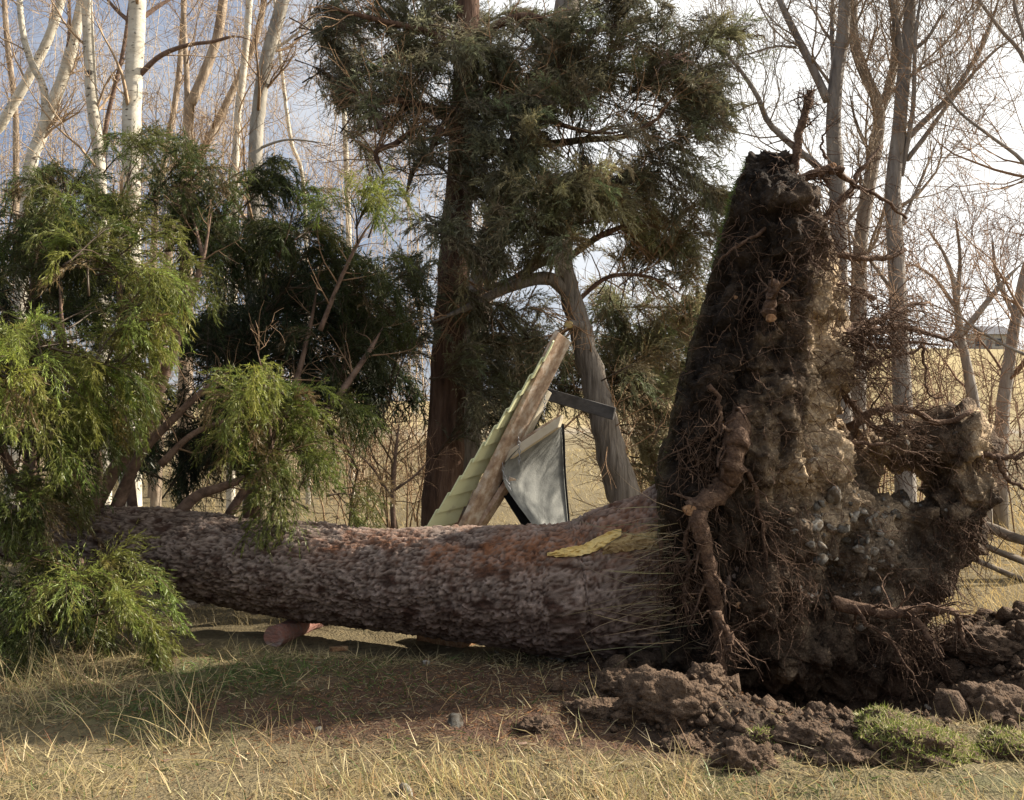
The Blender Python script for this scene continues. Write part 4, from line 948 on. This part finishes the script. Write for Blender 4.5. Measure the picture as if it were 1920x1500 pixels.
# hanging canvas panel with a black backing sheet
def sheet(name, rows, D, m, thick=.015, bulge=.05, label=None):
    """rows: y, x_left, x_right"""
    c = spline(np.array([(r[0], r[1], r[2]) for r in rows], float), 18); n = 12; V = []
    for i, (y, xl_, xr) in enumerate(c):
        for j in range(n):
            s = j / (n - 1); q = P(xl_ + (xr - xl_) * s, y, D + bulge * math.sin(s * math.pi) * math.sin(i / 17 * 2.6) - .26 * (1 - s) + .24 * s)
            V.append(q)
    V = np.array(V); V[:, 1] += .004 * fbm(V * 3, 2); nV = len(V); bk = V + np.array([.004, thick, 0])
    i = (np.arange(17)[:, None] * n + np.arange(n - 1)[None]).ravel(); q = np.stack([i, i + n, i + n + 1, i + 1], -1)
    ed = []
    for r_ in range(17): ed += [(r_ * n, (r_ + 1) * n, (r_ + 1) * n + nV, r_ * n + nV), ((r_ + 1) * n + n - 1, r_ * n + n - 1, r_ * n + n - 1 + nV, (r_ + 1) * n + n - 1 + nV)]
    o = add(name, np.vstack([V, bk]), [np.vstack([q, q[:, ::-1] + nV, np.array(ed)])], M[m], shl_)
    if label: o['label'] = label
sheet('canvas_panel', [(800, 1045, 1052), (830, 985, 1054), (870, 946, 1056), (905, 945, 1058), (940, 966, 1061), (975, 992, 1064), (1010, 1015, 1066)], DS + .2, 'canvas', label='pale grey hanging panel with dappled shade')
sheet('backing_sheet', [(795, 1044, 1057), (830, 980, 1059), (870, 938, 1060), (905, 932, 1062), (940, 950, 1065), (975, 972, 1068), (1015, 996, 1070)], DS + .3, 'blackedge', label='black backing sheet')
def chain(pts, parent):
    c = P(*np.array(pts, float).T[:2], DS - .16); c = spline(c, 60); L_ = np.concatenate([[0], np.cumsum(np.linalg.norm(np.diff(c, axis=0), axis=1))])
    n = max(3, int(L_[-1] / .032)); parts = []
    for k in range(n):
        s = (k + .5) / n * L_[-1]; p = np.array([np.interp(s, L_, c[:, i]) for i in range(3)]); p2_ = np.array([np.interp(s + .01, L_, c[:, i]) for i in range(3)])
        t_ = nrm(p2_ - p + 1e-6); u = nrm(np.cross(t_, [0, 1, 0] if k % 2 else [1, 0, 0.1]))
        a = np.linspace(0, 2 * math.pi, 9)
        ring = p + np.outer(np.cos(a) * .02, t_) + np.outer(np.sin(a) * .010, u)
        parts.append(tubes(ring[None], np.full((1, 9), .0035), 4, cap=False))
    V, f = merge(parts); add('chain', V, f, M['metal'], parent)
chain([(942, 868), (945, 890), (952, 905), (958, 920)], shl_)
chain([(972, 820), (974, 845), (973, 872)], shl_)
chain([(1022, 742), (1021, 765), (1019, 785)], shl_)

# ------------------------------------------------------------------ fence, house
fn = empty('rail_fence', (P(1880, 900, 10.5)[0], 10.5, 0), 'old grey wooden rail fence sagging through the golden grass', 'fence')
def rail(a, b, w, D0, D1):
    p = np.stack([P(a[0], a[1], D0), P(b[0], b[1], D1)]); p = spline(np.array([p[0], .5 * (p[0] + p[1]) + np.array([0, 0, -.02]), p[1]]), 10)
    V, f = tubes(p[None], np.full((1, 10), R(w / 2, D0)), 7, .4, seed=a[1]); add('rail', V, f, M['rail'], fn)
rail((1790, 962), (2030, 1052), 18, 10.2, 9.6)
rail((1760, 985), (2030, 1095), 13, 10.0, 9.4)
rail((1740, 1010), (2030, 1130), 10, 9.9, 9.2)
pp = P(2020, 1000, 9.5); pz = float(ground_h(pp[0], pp[1]))
V, f = tubes(np.array([[[pp[0], pp[1] + .1, pz - .2], [pp[0], pp[1] + .1, pz + .5], [pp[0], pp[1] + .1, pz + 1.0]]]), np.full((1, 3), .07), 8, .1); add('post', V, f, M['rail'], fn)
pp = P(1772, 985, 10.1); pz = float(ground_h(pp[0], pp[1]))
V, f = tubes(np.array([[[pp[0], pp[1] + .1, pz - .2], [pp[0], pp[1] + .1, pz + .4], [pp[0], pp[1] + .1, pz + .75]]]), np.full((1, 3), .06), 8, .1); add('post', V, f, M['rail'], fn)
def house():
    D = 118; c = P(1838, 655, D); z0 = float(ground_h(c[0], c[1])) - .2
    h = empty('farmhouse', (c[0], c[1], z0), 'low grey farmhouse on the far hill', 'house')
    w, d_, hh, rh = 2.4, 2.2, 2.3, 1.2
    def box(name, x0, x1, y0, y1, z0_, z1, m, par):
        V = np.array([(x, y, z) for z in (z0_, z1) for y in (y0, y1) for x in (x0, x1)], float) + np.array([c[0], c[1], z0])
        f = np.array([(0, 2, 3, 1), (4, 5, 7, 6), (0, 1, 5, 4), (2, 6, 7, 3), (0, 4, 6, 2), (1, 3, 7, 5)])
        return add(name, V, [f], M[m], par, smooth=False)
    wall = box('wall', -w, w, -d_, d_, 0, hh, 'housewall', h)
    V = np.array([(-w - .4, -d_ - .4, hh), (w + .4, -d_ - .4, hh), (w + .4, d_ + .4, hh), (-w - .4, d_ + .4, hh), (-w - .4, 0, hh + rh), (w + .4, 0, hh + rh)], float) + np.array([c[0], c[1], z0 + .01])
    add('roof', V, [np.array([(0, 1, 5, 4), (2, 3, 4, 5), (3, 2, 1, 0)]), np.array([(0, 4, 3), (1, 2, 5)])], M['houseroof'], h, smooth=False)
    for x in (-1.3, 1.1): box('window', x - .35, x + .35, -d_ - .03, -d_ + .02, .9, 1.8, 'glass', h)
    box('door', -.3, .3, -d_ - .03, -d_ + .02, 0, 1.8, 'houseroof', h)
house()

# ------------------------------------------------------------------ clods, stones and scraps on the ground
import bmesh as _bm
_b = _bm.new(); _bm.ops.create_icosphere(_b, subdivisions=5, radius=1)
ICV = np.array([v.co[:] for v in _b.verts]); ICF = np.array([[v.index for v in p.verts] for p in _b.faces]); _b.free()
def clod(px, py, rx, rz, label, m='clod', flat=.75, name='soil_clod', turf_=None, tilt=0., ry=None):
    g = on_ground(px, py); D = g[1]; sx, sz = R(rx, D), R(rz, D); sy = R(ry, D) if ry else sx * .85
    V = ICV * (1 + .30 * fbm(ICV * 1.3 + px * .13, 3) - .16 * np.abs(fbm(ICV * 2.6 + py * .1, 4, .6)) + .09 * fbm(ICV * 7 + py, 3, .7) + .05 * fbm(ICV * 17, 2))[:, None]
    if turf_ and turf_ > 1000: V = np.sign(V) * np.abs(V) ** .75
    V = V * np.array([sx, sy, sz]); V[:, 2] += V[:, 0] * tilt
    o_ = np.array([g[0], g[1] + sy * .6, g[2] - sz * .1])
    e = empty(name, (o_[0], o_[1], g[2]), label, 'turf clod' if turf_ else 'soil clod', 'clods of earth torn up round the root plate') if turf_ else None
    if e is None:
        o = add(name, V + 0, [ICF], M[m], None); o.location = tuple(o_)
        return props(o, label, 'soil clod', 'clods of earth torn up round the root plate')
    add('earth', V + o_, [ICF], M[m], e)
    nz = V[:, 2] / sz
    fc_ = V[ICF].mean(1); nn = nrm(np.cross(V[ICF[:, 1]] - V[ICF[:, 0]], V[ICF[:, 2]] - V[ICF[:, 0]]))
    ok = np.where(nn[:, 2] > .2)[0]; pick = rng.choice(ok, turf_)
    w_ = rng.dirichlet((1, 1, 1), turf_); b = (V[ICF[pick]] * w_[..., None]).sum(1) + o_
    N = turf_; gr = rng.random((N, 1)) < .62
    t = np.where(gr, np.array([.20, .235, .05]), np.array([.46, .40, .2])) * (1 + .35 * rng.uniform(-1, 1, (N, 1)))
    VV, ff, tt = blades(b, nn[pick] * .5 + rng.normal(size=(N, 3)) * .45 + np.array([0, 0, .3]), rng.uniform(.012, .045, N), np.full(N, .0022), rng.normal(size=(N, 3)) * .7 + np.array([0, 0, -.4]), t)
    props(add('turf', VV, ff, M['straw'], e, tt), kind='stuff')
clod(1240, 1252, 62, 46, 'brown clod pressed against the foot of the trunk')
clod(1165, 1300, 58, 36, 'crumbly clod lowest in the heap in front of the trunk')
clod(1262, 1335, 108, 62, 'largest brown heap of earth in front of the root plate', ry=70)
clod(1120, 1345, 62, 30, 'flat clod on the litter in front of the trunk')
clod(1385, 1262, 62, 56, 'tan clod lit by the sun beside the hanging tap root')
clod(1330, 1290, 46, 40, 'dark clod tucked under the tip of the tap root')
clod(1405, 1445, 60, 50, 'rounded clod alone in the grass in front of the crater')
clod(1432, 1404, 40, 30, 'small grassy topped clod behind the rounded clod', turf_=500, name='turf_clod')
clod(1880, 1345, 82, 62, 'big dark boulder of earth behind the turf sods')
clod(1745, 1430, 118, 56, 'large tilted sod with bright green grass on top', turf_=5200, name='turf_sod', tilt=-.25, flat=.9)
clod(1908, 1420, 62, 36, 'smaller green sod beside the large tilted sod', turf_=1500, name='turf_sod')
clod(1600, 1432, 66, 38, 'low crumbly clod between rounded clod and green sod')
clod(1520, 1400, 60, 36, 'low brown clod at the rim of the crater')
clod(1290, 1412, 46, 22, 'small clod where the heap meets the straw')
clod(1010, 1372, 40, 20, 'small reddish clod farthest out on the litter')
clod(1780, 1245, 70, 34, 'grey clod under the arching lower root')
clod(1880, 1225, 80, 40, 'grey mound of spoil in front of the golden grass')
for i, (px, py, r, lab) in enumerate([(1038, 1238, 9, 'round grey stone touching the underside of the trunk'), (1052, 1240, 10, 'bluish stone next to the round stone under the trunk'), (1008, 1230, 5, 'tiny white pebble under the trunk'), (932, 1228, 7, 'flat pale pebble below the trunk middle'),
        (800, 1248, 8, 'grey pebble in the needles beside the split timber'), (1830, 1318, 16, 'pale cobble against the dark earth boulder'), (1790, 1322, 14, 'smooth cobble half buried beside the crater'), (1740, 1332, 9, 'small cobble at the bottom of the crater'), (855, 1360, 20, 'flat whitish rock lying in the dead grass'), (760, 1492, 18, 'grey rock in the straw at the bottom edge'), (595, 1372, 6, 'small white pebble in the matted grass')]):
    g = on_ground(px, py); o = stone(g + np.array([0, 0, R(r, g[1]) * .3]), R(r, g[1]), name='field_stone'); props(o, lab, 'stone', 'loose stones on the ground')
    if 'flat' in lab: o.scale[2] *= .4
def log(name, label, a, b, w, m, cat, capm=None, S=22, D=None):
    pa, pb_ = on_ground(*a), on_ground(*b); r = R(w / 2, pa[1]); pa[2] += r * .8; pb_[2] += r * .8
    p = spline(np.array([pa, .5 * (pa + pb_), pb_]), 10); V, f = tubes(p[None], np.full((1, 10), r), S, .10, seed=w)
    return props(add(name, V, f, M[m], None, smooth=False), label, cat)
log('red_post', 'short round post with flaking red paint under the trunk', (512, 1212), (610, 1168), 40, 'redpaint', 'post')
def scrap(name, label, a, b, w, t, m, cat, lift=0.):
    pa, pb_ = on_ground(*a), on_ground(*b); d = nrm(pb_ - pa); s = nrm(np.cross(d, [0, 0, 1]))
    e = np.array([0, 0, R(t, pa[1]) * .5 + lift])
    o = prism(name, pa + e, pb_ + e, s * R(w, pa[1]), np.array([0, 0, R(t, pa[1])]), m, None, bev=.003); return props(o, label, cat)
scrap('split_timber', 'orange split end of timber jammed under the trunk', (795, 1200), (880, 1212), 40, 30, 'cut', 'timber')
scrap('wood_chip', 'bright orange wood chip on the shaded grass', (620, 1222), (650, 1220), 12, 8, 'cut', 'wood chip')
scrap('grey_plank', 'grey weathered plank lying under the raised end of the trunk', (240, 1172), (385, 1132), 34, 9, 'rail', 'plank')
scrap('grey_plank', 'second thin plank half under the first beside the fallen crown', (300, 1150), (400, 1122), 14, 7, 'rail', 'plank')
for px, py, lab in ((268, 1334, 'reddish bark flake among tall straw stalks'), (375, 1213, 'reddish bark flake near the broken branch'), (205, 1410, 'flat orange bark flake in the straw'), (315, 1430, 'dark curled bark flake in the matted grass'), (265, 1298, 'small dark bark flake by the green patch'), (980, 1398, 'rusty bark flake at the edge of the heap')):
    scrap('bark_flake', lab, (px - 9, py), (px + 9, py - 2), 10, 3, 'limb', 'bark flake')['group'] = 'bark flakes on the grass'

# ------------------------------------------------------------------ grass and litter
def scatter(n, x0, x1, y0, y1):
    x, y = rng.uniform(x0, x1, n), rng.uniform(y0, y1, n); return x, y
def grass():
    # short matted dry grass in front
    x, y = scatter(135000, -4.6, 4.6, 3.6, 6.7)
    pat = fbm(np.stack([x * 1.3, y * 1.3, 0 * x], -1), 3)
    d_, l_, g_ = dirt_mask(x, y), litter_mask(x, y), green_mask(x, y)
    keep = rng.random(len(x)) < np.clip((1 - d_) * (1 - .82 * l_) * (.6 + .9 * pat) + .4 * g_, .02, 1)
    x, y, g_, pat = x[keep], y[keep], g_[keep], pat[keep]; N = len(x)
    b = np.stack([x, y, ground_h(x, y) - .005], -1)
    gr = rng.random(N) < np.clip(g_ * 1.5 + .12, 0, .85)
    t = np.where(gr[:, None], np.array([.085, .135, .03]), np.array([.42, .335, .175])) * (1 + .5 * rng.uniform(-1, 1, (N, 1)))
    lean = nrm(rng.normal(size=(N, 3)) * np.array([1, 1, .3])) * .9 + np.array([0, 0, .45])
    V, f, tt = blades(b, lean, rng.gamma(3.2, .028, N) * (1 - .35 * gr), rng.uniform(.0018, .0042, N), rng.normal(size=(N, 3)) * .5 + np.array([0, 0, -.6]), t, K=3)
    props(add('matted_grass', V, f, M['straw'], None, tt), 'matted short dry grass across the foreground', 'grass', kind='stuff')
    # tufts and tall straw stalks
    B, Dv, Ln, T = [], [], [], []
    tufts = [(130, 1285, 60, .33), (60, 1330, 40, .25), (180, 1300, 45, .33), (345, 1400, 26, .42), (330, 1330, 20, .4), (20, 1290, 60, .3)] + [(rng.uniform(-60, 600), rng.uniform(1330, 1560), 7, .2) for _ in range(26)] + [(rng.uniform(560, 1300), rng.uniform(1450, 1580), 20, .17) for _ in range(46)] + [(rng.uniform(1300, 1960), rng.uniform(1480, 1580), 16, .14) for _ in range(22)]
    for (px, py, n, L_) in tufts:
        g = on_ground(px, py); xy = g[:2] + rng.normal(size=(n, 2)) * np.array([.09, .06])
        B.append(np.column_stack([xy, ground_h(xy[:, 0], xy[:, 1]) - .01])); Dv.append(np.stack([rng.normal(-.3, .42, n), rng.normal(0, .35, n), np.ones(n)], -1))
        Ln.append(rng.uniform(.4, 1.25, n) * L_); T.append(straw_tint(n, (.50, .39, .19), .3))
    n = 170
    px, py = rng.uniform(-60, 1300, n), 1230 + 330 * rng.random(n) ** .6
    g = np.array([on_ground(a, b_) for a, b_ in zip(px, py)]); B.append(g); Dv.append(np.stack([rng.normal(-.35, .45, n), rng.normal(0, .4, n), np.ones(n)], -1)); Ln.append(np.minimum(rng.gamma(3, .06, n), .34)); T.append(straw_tint(n, (.5, .4, .2), .3))
    B, Dv, Ln, T = map(np.concatenate, (B, Dv, Ln, T)); N = len(B)
    V, f, tt = blades(B, Dv, Ln, np.full(N, .0021), rng.normal(size=(N, 3)) * .32 + np.array([-.15, 0, -.25]), T)
    props(add('tall_straw', V, f, M['straw'], None, tt), 'tall dry straw stalks in tufts', 'grass', kind='stuff')
    # golden field behind
    x = rng.uniform(-9, 11, 34000); y = 7.6 + 22 * rng.random(34000) ** 1.7
    k = np.abs(x) < y * .62; x, y = x[k], y[k]; N = len(x)
    pat = fbm(np.stack([x * .6, y * .6, 0 * x], -1), 3)
    golden = np.where(x[:, None] > 2.5, np.array([.55, .40, .17]), np.array([.45, .35, .17]))
    V, f, tt = blades(np.stack([x, y, ground_h(x, y) - .01], -1), np.stack([rng.normal(-.25, .4, N), rng.normal(0, .4, N), np.ones(N)], -1), (.10 + .22 * ss(1.5, 3.5, x) * ss(30, 10, y)) * rng.uniform(.5, 1.6, N) * (1 + .5 * pat), .0022 + .0004 * (y - 8), rng.normal(size=(N, 3)) * .5 + np.array([-.2, 0, -.4]), golden * (1 + .35 * rng.uniform(-1, 1, (N, 1))), K=3)
    props(add('field_grass', V, f, M['straw'], None, tt), 'golden dry grass of the field behind the trees', 'grass', kind='stuff')
    # needles, twigs and chips of litter
    N = 20000
    x = np.where(rng.random(N) < .72, rng.normal(.1, 1.4, N), rng.uniform(-3.4, 3.4, N)); y = np.where(rng.random(N) < .75, rng.normal(5.65, .5, N), rng.uniform(4.0, 6.4, N)); b = np.stack([x, y, ground_h(x, y) + .008], -1)
    an = rng.uniform(0, 6.28, N); d = np.stack([np.cos(an), np.sin(an), rng.normal(0, .15, N)], -1)
    pal = np.array([[.10, .055, .03], [.20, .11, .06], [.32, .25, .16], [.06, .045, .03], [.30, .15, .07]])[rng.integers(0, 5, N)]
    V, f, tt = blades(b, d, rng.gamma(2, .014, N) + .008, rng.uniform(.001, .004, N), rng.normal(size=(N, 3)) * .2, pal, K=3)
    props(add('leaf_litter', V, f, M['straw'], None, tt), 'brown needles and twig litter under the trunk', 'litter', kind='stuff')
    # crumbs of soil over the torn ground
    N = 9000
    x, y = scatter(N, .2, 4.2, 4.3, 7.2); k = rng.random(N) < dirt_mask(x, y); x, y = x[k], y[k]; N = len(x)
    s = rng.gamma(1.4, .007, N) + .003
    oc = np.array([(1, 0, 0), (0, 1, 0), (-1, 0, 0), (0, -1, 0), (0, 0, 1), (0, 0, -1)], float)
    V = np.stack([x, y, ground_h(x, y) + s * .4], -1)[:, None] + oc[None] * s[:, None, None] * rng.uniform(.6, 1.3, (N, 6, 1))
    F_ = np.array([(0, 1, 4), (1, 2, 4), (2, 3, 4), (3, 0, 4), (1, 0, 5), (2, 1, 5), (3, 2, 5), (0, 3, 5)])
    import bmesh as bm_
    bb = bm_.new(); bm_.ops.create_icosphere(bb, subdivisions=2, radius=1); iv = np.array([v.co[:] for v in bb.verts]); jf = np.array([[v.index for v in p.verts] for p in bb.faces]); bb.free()
    n2 = 900; x2, y2 = scatter(n2, .2, 4.2, 4.3, 6.9); k = rng.random(n2) < dirt_mask(x2, y2) * .6; x2, y2 = x2[k], y2[k]; n2 = len(x2)
    s2 = rng.gamma(1.6, .014, n2) + .012; c2 = np.stack([x2, y2, ground_h(x2, y2) + s2 * .25], -1)
    sh2 = iv[None] * (1 + .45 * fbm(iv[None] * 1.3 + rng.uniform(0, 90, (n2, 1, 3)), 3))[..., None] * rng.uniform(.6, 1.3, (n2, 1, 3))
    V2 = c2[:, None] + sh2 * s2[:, None, None]
    VV, FF = merge([(V.reshape(-1, 3), [(F_[None] + (np.arange(N) * 6)[:, None, None]).reshape(-1, 3)]), (V2.reshape(-1, 3), [(jf[None] + (np.arange(n2) * len(iv))[:, None, None]).reshape(-1, 3)])])
    props(add('soil_crumbs', VV, FF, M['clod']), 'loose crumbs of soil round the crater', 'soil crumbs', kind='stuff')
grass()
